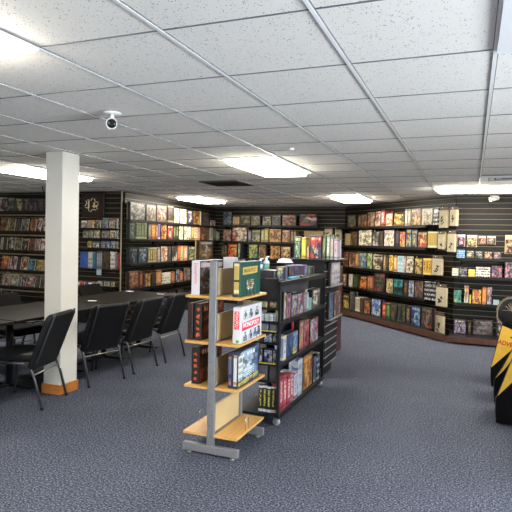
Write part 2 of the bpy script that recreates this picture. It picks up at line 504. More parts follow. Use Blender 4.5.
# bullet security camera
r = empty('security_camera', (-2.19, 2.95, CEIL-.002)); tag(r, 'white bullet security camera with dark round lens on the ceiling', 'camera')
b = MB(); b.lathe([(.012, -.012), (.055, -.010), (.058, -.002), (.058, 0)]); b.build('base', WHITEP, r)
b = MB(); b.tube([(0, 0, -.008), (0, 0, -.035), (0, -.003, -.045)], .013); b.build('bracket', WHITEP, r)
d = Vector((2.19, -2.95, -.62)).normalized()
Q = Matrix.Translation((.0, -.005, -.072)) @ d.to_track_quat('Z', 'Y').to_matrix().to_4x4()
b = MB(); b.lathe([(.030, -.10), (.036, -.09), (.036, .05), (.034, .052), (.030, .045), (.030, .03)], n=28, M=Q); b.build('housing', WHITEP, r)
b = MB(); b.lathe([(.029, .030), (.029, .036), (.02, .040), (.012, .041)], n=24, M=Q); b.build('lens', mat('lens_black', '#0b0c10', .12), r)

# small hook-like bracket
r = empty('ceiling_sensor', (-1.51, 4.51, CEIL-.002)); tag(r, 'tiny bright sensor and wire hook on the ceiling tile', 'sensor')
b = MB(); b.lathe([(.018, -.022), (.026, -.012), (.026, 0)], M=Matrix.Translation((.03, 0, 0))); b.build('cap', WHITEP, r)
b = MB(); b.tube([(.02, 0, -.012), (-.04, -.0, -.020), (-.13, 0, -.018), (-.15, 0, -.002)], .003); b.build('wire', STEEL, r)

# white spot lamp by the right wall
r = empty('spot_lamp', (.29, 9.50, CEIL-.002)); tag(r, 'white spotlight hanging from the ceiling by the right slatted wall', 'spotlight')
b = MB(); b.lathe([(.045, -.02), (.05, 0)]); b.tube([(0, 0, -.01), (.0, 0, -.03)], .01); b.build('mount', WHITEP, r)
Q = Matrix.Translation((0, 0, -.055)) @ Vector((-.9, -.35, -.28)).normalized().to_track_quat('Z', 'Y').to_matrix().to_4x4()
b = MB(); b.lathe([(.028, -.09), (.040, -.08), (.042, .05), (.038, .05)], M=Q); b.build('housing', WHITEP, r)
b = MB(); b.lathe([(.036, .049), (.036, .052)], M=Q); b.build('bulb', emit('spot_bulb', (1, .9, .7, 1), 6), r)

# dangling cable behind the column
b = MB(); P_ = [(-6.55, 7.0, CEIL-.004), (-6.56, 7.05, 2.22), (-6.62, 7.2, 2.10), (-6.64, 7.3, 1.95), (-6.66, 7.5, 1.85), (-6.68, 7.7, 1.99)]
b.tube(P_, .008, n=6); tag(b.build('hanging_cable', BLACK), 'black cable dangling from the ceiling left of the white column', 'cable')

# ------------------------------------------------------------------ merchandise
ORD = ['', 'first', 'second', 'third', 'fourth', 'fifth', 'sixth', 'seventh', 'eighth', 'ninth', 'tenth', 'eleventh', 'twelfth',
       'thirteenth', 'fourteenth', 'fifteenth', 'sixteenth', 'seventeenth', 'eighteenth', 'nineteenth', 'twentieth',
       'twenty-first', 'twenty-second', 'twenty-third', 'twenty-fourth', 'twenty-fifth', 'twenty-sixth', 'twenty-seventh', 'twenty-eighth',
       'twenty-ninth', 'thirtieth']

def game_box(w, h, d, c1, c2, c3, style, tray=True):
    """lidded card box standing upright: lid shows its face to the viewer (-Y), tray behind it"""
    b = MB(); ch = min(.0025, w*.06, h*.06)
    if tray and d > .03:
        b.box(-w/2, w/2, 0, d*.72, 0, h, 0, ch)
        b.box(-w/2+.002, w/2-.002, d*.72, d, .0, h-.002, 1)
    else:
        b.box(-w/2, w/2, 0, d, 0, h, 0, ch)
    return b, [printed(c1, c2, c3, style), mat('tray_'+c1, c1, .6, noise=.3, nscale=25)]

def book(w, h, d, c1, c2, c3, style):
    """spine toward the viewer: two boards, a rounded spine and a page block set back inside them"""
    b = MB(); t = min(.003, w*.12)
    b.box(-w/2, -w/2+t, .004, d, 0, h, 0); b.box(w/2-t, w/2, .004, d, 0, h, 0)
    b.prism([(-w/2, 0), (w/2, 0), (w/2, h), (-w/2, h)], .0, .005, 0)
    b.box(-w/2+t, w/2-t, .005, d-.004, .003, h-.004, 1)
    return b, [printed(c1, c2, c3, style), PAGES]

def comic(w, h, d, c1, c2, c3, style, lean=0):
    """a few copies face out, leaning back and sideways"""
    b = MB(); w *= .92; lean *= .6; R_ = Matrix.Rotation(lean, 4, 'Y') @ Matrix.Rotation(-.12, 4, 'X')
    up = abs(math.sin(lean))*w/2
    M0 = Matrix.Translation((0, .0, up)) @ R_
    b.box(-w/2, w/2, 0, .004, 0, h, 0, .0008, M0)
    b.box(-w/2+.001, w/2-.001, .0042, .014, .001, h-.002, 1, 0, M0)
    return b, [printed(c1, c2, c3, style), PAGES]

def pouch(w, h, d, c1, c2, c3, style):
    """blister or bag on a header card"""
    b = MB()
    b.box(-w/2, w/2, d*.45, d*.45+.003, 0, h, 1)
    b.slab(w*.92, h*.74, min(w, h)*.12, d*.9, d*.25, 0, Matrix.Translation((0, 0, h*.03)))
    return b, [printed(c1, c2, c3, style), mat('tray_'+c3, c3, .6)]

def place(kind, w, h, d, cols, desc, loc, rz, name, cat, label, group, lean=0, parts=True):
    c1, c2, c3 = cols
    if kind == 'g': b, ms = game_box(w, h, d, c1, c2, c3, 'art')
    elif kind == 't': b, ms = game_box(w, h, d, c1, c2, c3, 'text')
    elif kind == 'p': b, ms = game_box(w, h, d, c1, c2, c3, 'plain')
    elif kind == 's': b, ms = game_box(w, h, d, c1, c2, c3, 'spine')
    elif kind == 'b': b, ms = book(w, h, d, c1, c2, c3, 'spine')
    elif kind == 'c': b, ms = comic(w, h, d, c1, c2, c3, 'art', lean)
    elif kind == 'u': b, ms = pouch(w, h, d, c1, c2, c3, 'art')
    return tag(b.build(name, ms, None, loc, rz), label, cat, group)

NAMES = {'g': ('game_box', 'game box'), 't': ('game_box', 'game box'), 'p': ('carton', 'carton'), 's': ('game_box', 'game box'),
         'b': ('book', 'book'), 'c': ('comic_book', 'comic book'), 'u': ('accessory_pack', 'pack')}
DEPTH = {'g': .075, 't': .09, 'p': .12, 's': .20, 'b': .19, 'c': .014, 'u': .06}

def row(data, A, B, z, where, group, maxd=.22, inset=.012, gap=.0045, zfix=True, depthf=None, smin=-99, smax=99):
    """each line: x0 x1 ytop ybottom kind inks description [*n identical copies] [/lean]; measured on the front plane A-B"""
    A, B = Vector(A), Vector(B); t = (B-A).normalized(); a = math.atan2(t.y, t.x); back = Vector((-t.y, t.x))
    items = []
    for ln in data.strip().splitlines():
        f = ln.split(None, 6)
        if len(f) < 7: raise ValueError(ln)
        x0, x1, yt, yb = map(float, f[:4]); n = 1; lean = 0; rest = f[6]
        if '*' in rest: rest, q = rest.split('*'); n = int(q)
        if '/' in rest: rest, q = rest.split('/'); lean = float(q)
        cs = f[5].split(','); cs = [('#'+k_) for k_ in cs]
        while len(cs) < 3: cs.append(cs[-1])
        items.append((x0, x1, yt, yb, f[4], cs, rest.strip(), n, lean))
    items.sort(key=lambda i: i[0])
    kk = 0; desc_count = {}
    for it in items: desc_count[it[6]] = desc_count.get(it[6], 0)+1
    for x0, x1, yt, yb, kd, cs, desc, n, lean in items:
        p0, p1 = at(x0, yb, A, B), at(x1, yb, A, B); q = at((x0+x1)/2, yt, A, B); q2 = at((x0+x1)/2, yb, A, B)
        s0 = max(smin, (p0.xy-A).dot(t)); s1 = min(smax, (p1.xy-A).dot(t)); h = q.z-q2.z
        d = min(DEPTH[kd], maxd)
        if depthf: d = min(d, depthf((s0+s1)/2))
        nm, ct = NAMES[kd]
        for j in range(n):
            kk += 1
            u0 = s0+(s1-s0)*j/n; u1 = s0+(s1-s0)*(j+1)/n; w = max(.008, u1-u0-gap)
            pos = A + t*((u0+u1)/2) + back*(inset + random.uniform(0, .008))
            zz = z if zfix else q2.z
            if n > 1:
                lab = f'one of {["","","two","three","four","five","six","seven","eight"][n]} matching {desc}, {where}'
            else:
                lab = f'{desc}, {ORD[kk]} from left, {where}'
            hh = h*(1+random.uniform(-.01, .01))
            if n > 1: pos = pos + back*random.uniform(0, .004)
            it_ = place(kd, w, hh, d, cs, desc, (pos.x, pos.y, zz+.0005), a, nm, ct, lab, (f'matching {desc}, {where}' if n > 1 else group), lean)
            if not zfix:
                pb = MB(); pb.tube([(0, -.02, hh*.93), (0, d+.02, hh*.93)], .003, n=6); pb.build('peg', CHROME, it_)

SHELFM = [BLACK, mat('shelf_edge', '#121110', .45, spec=.35)]
def shelf(A, B, z, dep, label, lip=.03, group=None, strip=None):
    """board under z with a front lip and brackets; A-B is its front edge seen from the room"""
    A, B = Vector(A), Vector(B); t = B-A; ln = t.length; a = math.atan2(t.y, t.x)
    r = empty('wall_shelf', (A.x, A.y, z), a); tag(r, label, 'shelf', group)
    b = MB(); b.box(0, ln, .004, dep, -.02, -.0005, 0, .002); b.build('board', SHELFM, r)
    b = MB(); b.box(0, ln, -.003, .004, -lip-.012, .004, 0, .001); b.build('front_lip', SHELFM[1], r)
    n = max(2, int(ln/.9)+1)
    for i in range(n):
        x = .05 + (ln-.1)*i/(n-1)
        b = MB(); b.prism([(0, -.02), (0, -.10), (.012, -.10), (.012, -.02)], 0, .001)
        b = MB()
        vs = [(x-.004, dep, -.02), (x-.004, .06, -.02), (x-.004, .06, -.035), (x-.004, dep, -.12)]
        va = [b.bm.verts.new(v) for v in vs]; vb = [b.bm.verts.new((v[0]+.008, v[1], v[2])) for v in vs]
        for q in range(4): b.bm.faces.new((va[q], va[(q+1) % 4], vb[(q+1) % 4], vb[q]))
        b.bm.faces.new(va[::-1]); b.bm.faces.new(vb)
        b.build('bracket', BLACK, r)
    if strip:
        b = MB(); b.box(0, ln, strip[0], strip[0]+.004, strip[1], strip[2]); b.build('price_strip', GROOVE, r)
    return r

# ---- left return wall (W2), faces east
G2 = 'merchandise on the left return wall'
D2 = .165
f2a, f2b = W2A+n2*D2-t2*.05, W2B+n2*D2-t2*.27
for z, nm in ((1.84, 'top'), (1.50, 'second'), (1.06, 'third'), (.615, 'fourth'), (.20, 'lowest')):
    shelf(f2a, f2b, z, D2-.022, f'long black {nm} shelf of the left return wall, facing the steel rack', group='black wall shelves')
row('''128 146 200.5 218.5 g 6e6656,b9b29a,cfc8b4 large grey box with pale window
147 157 203 220 g 8d7a60,a08d72,c9b89a mauve brown shrink-wrapped box
157.3 167.5 204 221 g 937a5e,b0664c,d0c0a4 brown box with reddish corner
168 174 205 222 s 2b211a,6d5a44,8a7a60 dark brown narrow box
174.3 180 206 221.5 g e0b24a,f3e8c8,fff6dc golden and white game box
180.3 187.2 206.7 222 g f5e7a6,fff8d8,d8c46a pale yellow game box
187.8 193.2 209 223 g 3a3040,8a7aa0,e8e0e0 dark box with white picture
193.5 200.3 209.5 223.5 g b07828,e0a848,5a3a1c golden brown box
200.6 201.8 209.5 223.5 s e2d9c4,e2d9c4,c9c0a8 thin cream spine
202 210 210 223.8 g 3a3028,554838,6a5c48 dark brown plain-faced box
210.5 216.3 218 224.3 g e8e4da,c65a3a,404040 small white box''',
    f2a, f2b, 1.84, 'top shelf, left return wall', G2, smin=.006, maxd=.125)
row('''124.5 136.5 221 238.5 g 27352c,5c7a62,90a894 dark green fantasy box
137 147.5 222 238.8 s 6f7a58,9aa26a,b7b890 green-grey spines*4
149.3 151.8 222.5 239 s 8c8674,b9b19a,5c5648 grey ribbed spine
152 156.2 223 239 s d08a30,e8b860,a05a20 orange spine
156.4 158.6 223 239 s a07040,d8b080,704820 tan spine
158.8 161.2 223.3 239 s 6a5088,9078b0,c8b8d8 purple spine
161.5 167.3 223 239 g b06a30,e8a850,402818 orange flame-art box
168 174 224.5 239 g 503a34,b04038,c9c0a8 dark box with red figure
174.4 179 225 239.2 s 3c4430,8a9458,202418 dark green spines*2
179.3 184 225.2 239.2 g e6dc90,f4efd0,b8a850 pale yellow-green box
184.3 191.5 225.5 239.5 g efe6cc,fff6e6,c9b890 cream picture box
191.8 195 225.5 239.5 s c99838,f0d080,805820 mustard spine
195.2 198 225.8 239.6 s f0e4cc,e09850,b06a30 white and orange spine
198.2 201 226.5 239.6 s e0a478,f0c8a8,b07858 salmon spine
201.5 210 227 240 g 7a5238,b07850,503428 mottled brown box
211 213.4 227.5 240 s b9b4a4,8a8474,d8d4c8 pale grey spine
213.8 217 228 240.2 s 66705c,8c967c,484e40 green-grey spine
217.2 220 231 240.2 s b9bca8,d8d8cc,8a8c7c small pale spine''',
    f2a, f2b, 1.50, 'second shelf, left return wall', G2, smin=.006, maxd=.125)
row('''124.5 138.4 248 264 g 16202a,3c5468,8aa0ac navy sea-art box
139 148.4 248.5 263.8 g 1a2430,4c687c,a8b8c0 smaller navy sea-art box
148.8 157.5 248.5 263.5 s 8a7a48,c4b45c,b8a890 olive-yellow spines*4
157.8 160.8 248.5 263.3 s 9a8c88,b8a8a4,706460 mauve-grey spine
161.3 168.2 247.5 263 g d08a30,f0e8d8,904818 orange creature box with white top
168.5 172 248 262.8 s 3a332c,6a6050,504840 dark brown spine
172.4 178 248 262.6 g 4a4640,b8b4a8,201e1c black and white figure box
178.4 181 247.5 262.4 s d86030,f0a040,a03818 orange-red spine
181.3 184 247.8 262.3 s 9ab070,d8d8b0,e0a860 green and cream spine
184.3 188 247.6 262.2 s e0a888,f4e0d0,c06848 salmon and white spine
188.4 196 248 262 g d8d4a0,6a7c4c,f0ecd0 cream and green landscape box''',
    f2a, f2b, 1.06, 'third shelf, left return wall', G2, smin=.006, maxd=.125)
row('''124.5 139.5 271 288.5 g 3a2418,b07858,c89070 brown box with salmon corner
140.2 143.2 272 287.6 s 8a4828,c08050,402014 rust spine
144 145.6 273 287 s 26221e,5a5048,5a5048 black thin spine
146 151.4 273.5 286.6 g a87428,e0b050,54401c gold picture box
152 156 274 286 s 25201c,54483c,3a322a dark brown spine
156.8 162.4 271 285.6 s b07c44,d8a868,6a4420 thick tan-orange box
163 171.4 273.5 284.6 t d9d2c4,8a7c68,f0ece4 white sketch-art box
171.7 175.6 273 284 s a06038,c88858,704020 copper spine
176.2 180.2 270.5 283.6 g 4a5068,b8c0d0,28242c blue-grey box
180.4 183.4 273 283 s b86838,e0a878,604030 orange-brown spine
184 190.5 269 282.4 g 8a4030,c0a888,405078 red and blue crowd box
191 197 268 281.6 g 3c342c,80705c,a89878 dim brown box''',
    f2a, f2b, .615, 'fourth shelf, left return wall', G2, smin=.006, maxd=.125)
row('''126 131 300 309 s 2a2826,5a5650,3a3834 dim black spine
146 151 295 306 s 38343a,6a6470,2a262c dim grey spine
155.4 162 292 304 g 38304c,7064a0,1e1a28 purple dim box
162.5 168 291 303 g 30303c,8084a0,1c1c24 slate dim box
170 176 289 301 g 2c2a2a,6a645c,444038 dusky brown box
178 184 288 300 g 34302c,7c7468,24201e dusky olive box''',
    f2a, f2b, .20, 'lowest shelf, left return wall', G2, smin=.006, maxd=.125)
# tall box standing proud of the third shelf
pA, pB = W2A+n2*(D2+.105), W2B+n2*(D2+.105)
q0, q1, qt = at(198.5, 262, pA, pB), at(213, 262, pA, pB), at(206, 240.5, pA, pB)
b = MB(); b.box(-.28, .28, -.012, .10, -.012, 0, 0, .001); b.box(-.28, .28, -.015, -.012, -.02, .008)
tag(b.build('display_ledge', SHELFM, None, ((q0.x+q1.x)/2, (q0.y+q1.y)/2, 1.06), math.atan2(t2.y, t2.x)), 'short ledge holding the tall crowd-art box, left return wall', 'shelf')
place('g', q1.y-q0.y, qt.z-1.06, .09, ('#a07848', '#6a5436', '#b8c4cc'), '', ((q0.x+q1.x)/2, (q0.y+q1.y)/2, 1.0605), math.atan2(t2.y, t2.x), 'game_box', 'game box',
      'tall brown crowd-art box with pale blue sky, overlapping the second shelf edge', G2)

# ---- back wall (W3)
G3 = 'merchandise on the back wall'
for z, nm in ((1.88, 'top'), (1.49, 'second'), (1.09, 'third'), (.66, 'fourth'), (.2, 'lowest')):
    shelf((-5.70, 12.05), ({'top': -3.28, 'second': -3.78, 'third': -2.95}.get(nm, -2.75), 12.05), z, .232, f'long black {nm} shelf of the back wall', group='black wall shelves')
f3a, f3b = (-5.7, 12.05), (-2.7, 12.05)
row('''222.6 231.5 211.5 225 g 303450,8890a8,5c7060 purple and green landscape box
232.2 239 216 225 s c9a070,e0c498,8a5c38 tan spines*3
240 250 215.5 225.3 g 4c4630,948a58,a89c74 olive forest-art box
250.4 260 215.5 225.3 g 3c3c2c,7c7c50,988c60 dark olive battle box
262 271 216 225.5 g 5c5438,a09460,c0b890 olive-gold box
271.5 280.5 214.5 225.5 g 1e201e,4a4c48,808078 black box with grey disc
281.5 296 215 226 g 5c2c20,b07050,d0a890 red-brown crowd-art box
299 316.5 214 226.3 g 34506c,a84438,5a7c58 blue sky box with red castle''',
    f3a, f3b, 1.88, 'top shelf, back wall', G3)
row('''222.5 231 229 241 g b89c80,b04038,6c8c68 red and green crowd box
231.5 247 227 241.3 g e8d8bc,b85840,f0e8d4 cream box with red figures
247.4 251 230 241.3 s 7c7488,a8a0b0,504858 grey-purple spine
251.5 260 229.5 241.5 g 6c7844,d0c080,88a0a8 green landscape box
260.5 263.5 229 241.5 s b8b470,d8d498,888448 khaki spine
263.8 268 228 241.6 s c8bc58,e8dc88,8c8438 yellow-green spine
268.5 281 228.5 242 g c07c30,e8b068,804818 orange box with map art
281.4 290 229 242 g b06c34,dca060,f0e8dc orange-brown box
290.3 295.6 230 242 s 9c8050,c8b080,604c30 brown spines*2
''',
    f3a, f3b, 1.49, 'second shelf, back wall', G3)
row('''221 226.5 247 259.6 g 2c281c,74683c,504830 dark olive box
227 236.5 246 259.6 g c84020,f0b828,e87828 fiery red and yellow box
237.2 243 244 259.5 g 5c8494,a8c4c0,c0b070 blue-green box
248.2 257.5 245 259.4 g 4c9088,a8c858,d8b058 teal and green box
258 266 245 259.2 g 8a5c34,b88858,503820 brown tapestry box
269.5 280 245 258.6 g b87028,e0a048,7c4414 orange-brown ornate box
280.4 290.5 245 258.4 g 946428,c89848,e8dcb0 brown-gold ornate box
303 322.6 229 259 p b09464,8a7048,c8b080 tall tan carton''',
    f3a, f3b, 1.09, 'third shelf, back wall', G3)
b = MB()
for x in (-5.17, -3.86):
    b.box(x, x+.06, 12.02, 12.27, .2, 1.47)
struct(b.build('trim_4', BLACK))

# kraft cartons hung at the right end of the back wall
def kraft(px0, px1, yt, yb, A, B, label, seed, d=.09, off=0, rz=None):
    rnd = random.Random(seed)
    A, B = Vector(A), Vector(B); t = (B-A).normalized(); a = math.atan2(t.y, t.x); back = Vector((-t.y, t.x))
    p0, p1 = at(px0, yb, A, B), at(px1, yb, A, B); zt = at((px0+px1)/2, yt, A, B).z; zb = (p0.z+p1.z)/2
    w = (p1.xy-p0.xy).dot(t)-.034; h = zt-zb; P_ = (p0.xy+p1.xy)/2
    r = empty('hanging_pack', (P_.x, P_.y, zb), a); tag(r, label, 'pack', 'kraft packs hung on pegs')
    b = MB(); b.box(-w/2, w/2, 0, d, 0, h*.84, 0, .004); b.build('pouch', KRAFT, r)
    b = MB(); b.box(-w/2, w/2, d*.3, d*.42, h*.84, h, 0, .001); b.build('header_card', mat('header_dark', '#4c4234', .6), r)
    b = MB()
    cx, cz = rnd.uniform(-w*.12, w*.08), h*rnd.uniform(.22, .4)
    for q in range(7):     # a printed figure: overlapping strokes of ink
        ang = rnd.uniform(-1.2, 1.2); L_ = w*rnd.uniform(.12, .3); th = w*rnd.uniform(.03, .07)
        M0 = Matrix.Translation((cx+rnd.uniform(-.18, .18)*w, 0, cz+rnd.uniform(-.14, .22)*h)) @ Matrix.Rotation(ang, 4, 'Y')
        b.box(-L_/2, L_/2, -.0012, .0, -th, th, 0, 0, M0)
    b.build('printed_figure', INK, r)
    b = MB(); b.tube([(0, -.02, h*.94), (0, d*.4, h*.94), (0, (.19 if d < .06 else .14)+d, h*.945)], .003, n=6); b.build('peg', CHROME, r)
KR3 = [(323.5, 332.5, 227, 241.5, 'left of two kraft cartons hung high on the back wall'), (334, 342.3, 227, 240.5, 'right of two kraft cartons hung high on the back wall'),
       (335.5, 342.3, 247, 258, 'small kraft carton hung low on the back wall beside the corner')]
for i, (a0, a1, b0, b1, lb) in enumerate(KR3):
    kraft(a0, a1, b0, b1, (-5.7, 12.12), (-2.7, 12.12), lb, 40+i)

# ---- angled right wall (W4)
G4 = 'merchandise on the angled right wall'
OFF = .28
f4a, f4b = WA+wn*OFF, WB+wn*OFF
ux = lambda k: (f4a + wt*k)
L4 = (WB-WA).length
for z, nm in ((1.853, 'top'), (1.466, 'second'), (1.0, 'third'), (.578, 'fourth')):
    shelf(ux(.10), ux(L4-.42 if z > .7 else L4-.40), z, .262, f'long black {nm} shelf of the angled right wall', group='black wall shelves')
kw = 'angled right wall'
row('''346.5 355 214 226 g 3c3c34,8c8468,605c48 grey box with round emblem
357.4 360 214.5 226 s 6c5034,a08058,3c2c1c brown spine
360.2 366 213.5 225.8 g 6c4028,a86c48,4c5c34 rusty brown box
366.4 374 211 225.8 g 8c4434,c0a880,4c6448 red and green battle box
374.3 379.6 210.5 225.6 g a05840,e0c8b0,4c4034 red-brown figure box
380 383.6 209.5 225.5 s b05048,e8d8d0,602c28 red and white spine
384.5 391.6 212.5 225.4 g f0e4cc,e07c30,fff8e8 white box with orange figure
392.8 403.5 213 225.4 g d8a838,484438,f0cc60 golden box with dark figures
404 406.6 209 225.2 s c8bc98,e8e0c4,8c8468 cream spine
406.8 409.4 209 225.2 s b8ac88,dcd4b8,7c7458 beige spine
409.7 420 208.3 225 g c09458,8c5c30,d8b880 tan box with brown disc
420.3 431.8 207.8 224.8 g c4b48c,d4c8a4,b0a078 shiny beige plain-faced box
432.2 437.4 207.5 225 t 1c1a18,e8e4d8,fff8f0 black box with white dots''',
    f4a, f4b, 1.853, 'top shelf, '+kw, G4)
row('''344.5 349.2 233 244.6 p b89c6c,584430,c8b080 small kraft carton
349.6 356.4 231 244.8 g 5c4028,a07848,3c2818 brown mottled box
357.4 371 229 245 g f0e4c0,fff4d8,504838 cream box with black rider
371.4 378 231 245.3 g 484440,c8c4b8,1c1a18 black and white scene box
378.3 382.4 230.5 245.5 s 28221e,504438,403428 near-black spine
383 393.6 229 245.8 g 9088a8,d8c8b0,b8a068 violet sky castle box
394.2 398.4 230 246 s 2c2030,5c4458,1c1420 dark plum spine
398.8 404.4 230.5 246.3 g c8483c,e8b060,6c3448 red and orange box
405 410 228.5 246.4 g 2c4c7c,a8b8b0,c8a848 blue and yellow box
410.4 416.2 229 246.6 g 28323c,8098a8,c0b458 dark blue monster box
416.6 426 231 247 g d8a830,b83c2c,f0d880 yellow box with red base
426.4 436 231 247.5 s b8b048,e08c3c,e8e4c0 lime and orange spines*3''',
    f4a, f4b, 1.466, 'second shelf, '+kw, G4)
row('''342.3 347.6 252 266.8 g 7c3424,c88c54,482018 red-brown crowd box
348 354 252 267.2 g 8c3c28,c8a070,2c1c18 rust and cream box
354.3 357.6 252 267.5 s b87c40,d8b070,684020 tan-orange spine
358 366 252 268 g 3c74a8,7ca050,d8c890 blue and green landscape box
366.3 371.6 252.5 268.5 g 5c9068,b8c878,c8b870 green leafy box
372 382 253.5 269.3 g 4c3424,d0c0a0,24180f brown box with white skulls
382.3 384.4 254 269.6 s a08858,c8b488,6c5834 beige thin spine
384.7 387.4 254 269.8 s 3c2c1c,6c5438,28200f dark brown spine
387.8 392 253.5 270 g e0b020,f0d858,8c5c1c bright yellow box
392.3 396 254.5 270.3 s d09c58,e8c898,8c6030 sandy spine
396.4 402.8 254.5 270.6 t a0c0cc,c8dce0,6c94a4 light blue box
403 404.8 255 270.8 s c89ca0,e0c0c0,a87880 pink thin spine
405.2 412.8 255 272 g e8dcb8,fff4dc,584c44 white cover with dark crowd
413.3 421.4 257 272.8 g 54482c,e8b828,c8b890 yellow-framed dark box
421.7 430.5 257 273.6 s e0b020,282418,f0d060 yellow and black spines*3''',
    f4a, f4b, 1.0, 'third shelf, '+kw, G4)
row('''341.8 346 275 287 g b89c70,7c4c34,e0d0b0 tan and rust box
347.8 351 275 287.4 s e0d8c8,a89c88,c0b49c off-white spine
351.6 358 275 288.5 g 1c2c1c,6c7c3c,3c4c28 dark green box
358.5 366 277 290 g 34201c,e07c20,e8a040 black box with orange silhouettes
366.4 371.5 277 291 s a05c34,d09c68,603420 brown-orange spines*2
373 384 274.5 293 g 30342c,b0443c,687060 dark box with red banner
385 392 279.5 294.4 g b89c60,d8c490,7c6438 tan ruled box
392.5 402 281 296.5 g 1c3438,3ca0a0,182024 teal glowing box
402.5 407 281.5 297.3 s 3c342c,8c5c34,24201c brown-black spine
407.4 413 281.5 298.2 g 6c7ca0,c8d0e0,343848 silver-blue box
413.4 422.4 281.5 299 g 2c2828,9c8074,74342c dark box with red eyes
423 434.2 282 300.3 t 1c1c20,d8d8d8,8c8c90 black boxes with white rings*3''',
    f4a, f4b, .578, 'fourth shelf, '+kw, G4)
fb = (WA+wn*.40, WB+wn*.40)
row('''342.3 348.4 293 307.4 g 2c2418,d8a838,f0d060 black and yellow box
349 354 291 309.4 g 5c5c58,84847c,3c3c38 grey plain-faced box
354.3 358.4 296 310.2 s c8bc9c,a89870,e8e0c8 cream spines*2
359 362.6 297 311.2 s 3c2c20,6c5038,5c442c brown dim spine
363 369.4 300 313 g b86c3c,e0a870,5c3420 orange-brown portrait box
370.5 380 298.5 315.6 g 1c4ca8,d8e0e8,3c80c8 cobalt and white box
381 385.4 301.5 316.5 s b83c30,e0b860,58201c red spine
385.7 389 302 317.4 s 3c7c40,90b868,20401c green spine
389.4 396 302 318.8 g 28302c,586858,884828 dark forest box
396.4 404.6 303 320.8 g 2c3828,6c7050,181c14 dark green plain box
405 409.3 304 321.8 s 4c3c34,a88c6c,28201c brown and cream spine
410 419.4 304 323.5 g 1c3470,70a0d0,b8c8d0 royal blue fantasy box
420 431 305.5 326 g 50342c,b85430,5c9088 brown box with fiery glow''',
    fb[0], fb[1], .1155, 'lowest shelf, '+kw, G4)
KR4 = [(438, 447.3, 207, 228, 'kraft pack beside the black dotted box on the top shelf'), (448.6, 457, 206.7, 226, 'kraft pack hung at the top right end of the angled wall'),
       (436.8, 444.2, 231.5, 249.2, 'kraft pack beside the lime and orange spines'), (446, 454.8, 230.5, 252, 'kraft pack hung second row, right of another kraft pack'),
       (430.9, 441.8, 255.5, 275, 'wide kraft pack beside the yellow and black spines'), (434.7, 446, 284, 306.3, 'kraft pack hung beside the black boxes with white rings'),
       (433.5, 443.3, 312, 335.5, 'lowest kraft pack, hung just above the wooden base')]
for i, (a0, a1, b0, b1, lb) in enumerate(KR4):
    o_ = .30 if i != 6 else .30
    kraft(a0, a1, b0, b1, WA+wn*o_, WB+wn*o_, lb, 60+i, d=.045)
# base plinths with brown kick boards
b = MB()
P0, P1 = WA+wn*.42, WB+wn*.42
a4 = math.atan2(wt.y, wt.x)
M4 = Matrix.Translation((WA.x, WA.y, 0)) @ Matrix.Rotation(a4, 4, 'Z')
b.box(.28, L4-.10, -.46, -.02, 0, .115, 0, 0, M4); b.box(.30, L4+.40, -.56, -.461, .085, .1145, 0, 0, M4); b.box(.30, L4+.52, -.575, -.561, .03, .1145, 1, 0, M4)
struct(b.build('trim_5', [BLACK, BROWN]))
b = MB(); b.box(-.30, 3.4, 9.0, W5Y-.02, 0, .113, 0); b.box(-.30, 3.4, 8.90, 8.999, .085, .113, 0); b.box(-.315, 3.4, 8.885, 8.899, .03, .113, 1)
struct(b.build('trim_6', [BLACK, BROWN]))
b = MB(); b.box(-5.8, -3.0, 11.95, 12.28, 0, .18, 0); b.box(.02, 3.9, -.21, -.02, 0, .18, 0, 0, Matrix.Translation((W2A.x, W2A.y, 0)) @ Matrix.Rotation(math.atan2(t2.y, t2.x), 4, 'Z')); b.box(-9, W2X-.02, 7.80, W1Y-.02, 0, .30, 0)
struct(b.build('trim_7', [BLACK, BROWN]))

# ---- right slatted wall (W5)
G5 = 'merchandise on the right slatted wall'
kw = 'right slatted wall'
for z, nm in ((1.318, 'upper'), (1.02, 'middle'), (.585, 'lower')):
    shelf((-.20, 9.42), (1.4, 9.42), z, .212, f'black {nm} shelf of the right slatted wall', group='black wall shelves')
f5a, f5b = (-.26, 9.42), (3, 9.42)
h5a, h5b = (-.26, 9.586), (3, 9.586)
row('''457 465 234.3 246.5 u 24406c,c83c34,d8d8e0 blue pack with red top
466.8 477 235 247 u f0d890,8c4c24,f8ecc0 cream pack with brown emblem
478.3 486 236 244.5 u e0a880,984c38,f0d0b0 peach card pack
487 495.8 236 244.5 u c8ac90,6c5c50,e8d8c0 tan patterned card pack
504.6 515 235 254 u e8b070,6c3020,f8dca8 large orange art pack''',
    h5a, h5b, 0, 'top peg row, '+kw, G5, zfix=False, inset=0, maxd=.05)
row('''456.4 465 250 258 t 5c94c8,e8f0f8,b8d0e8 sky blue mini box
466 474.4 250.4 258 g d8c8a0,5c6c4c,f0e8d0 cream mini box
475 483 250.6 258 g a8a898,484840,d8d8d0 grey-green mini box
484 492.4 251 258.2 g d8a478,8c3c34,f0d8b8 peach mini box
493.4 501 251.4 258.4 g b09490,684858,d8c8c0 mauve mini box''',
    f5a, f5b, 1.318, 'upper shelf, '+kw, G5)
row('''451.8 458.4 268 275.7 t e0dcd0,a8a498,d8c84c small white box with yellow corner
459.2 467 268 276 t 28282a,d8d8d8,8c8c8c small black box with white print
468 475 269 276.2 p e8cc50,c8a830,f0e090 small yellow box
475.4 490.2 267 277 t f0ece4,28242c,a03c34 long white box with black lettering
491 502.4 265.5 277.3 g 5068a0,e08c94,3c2c4c blue and pink box
504.4 515 261.5 277.6 g 5c74a8,e09c9c,2c3458 tall blue and pink box''',
    f5a, f5b, 1.02, 'middle shelf, '+kw, G5)
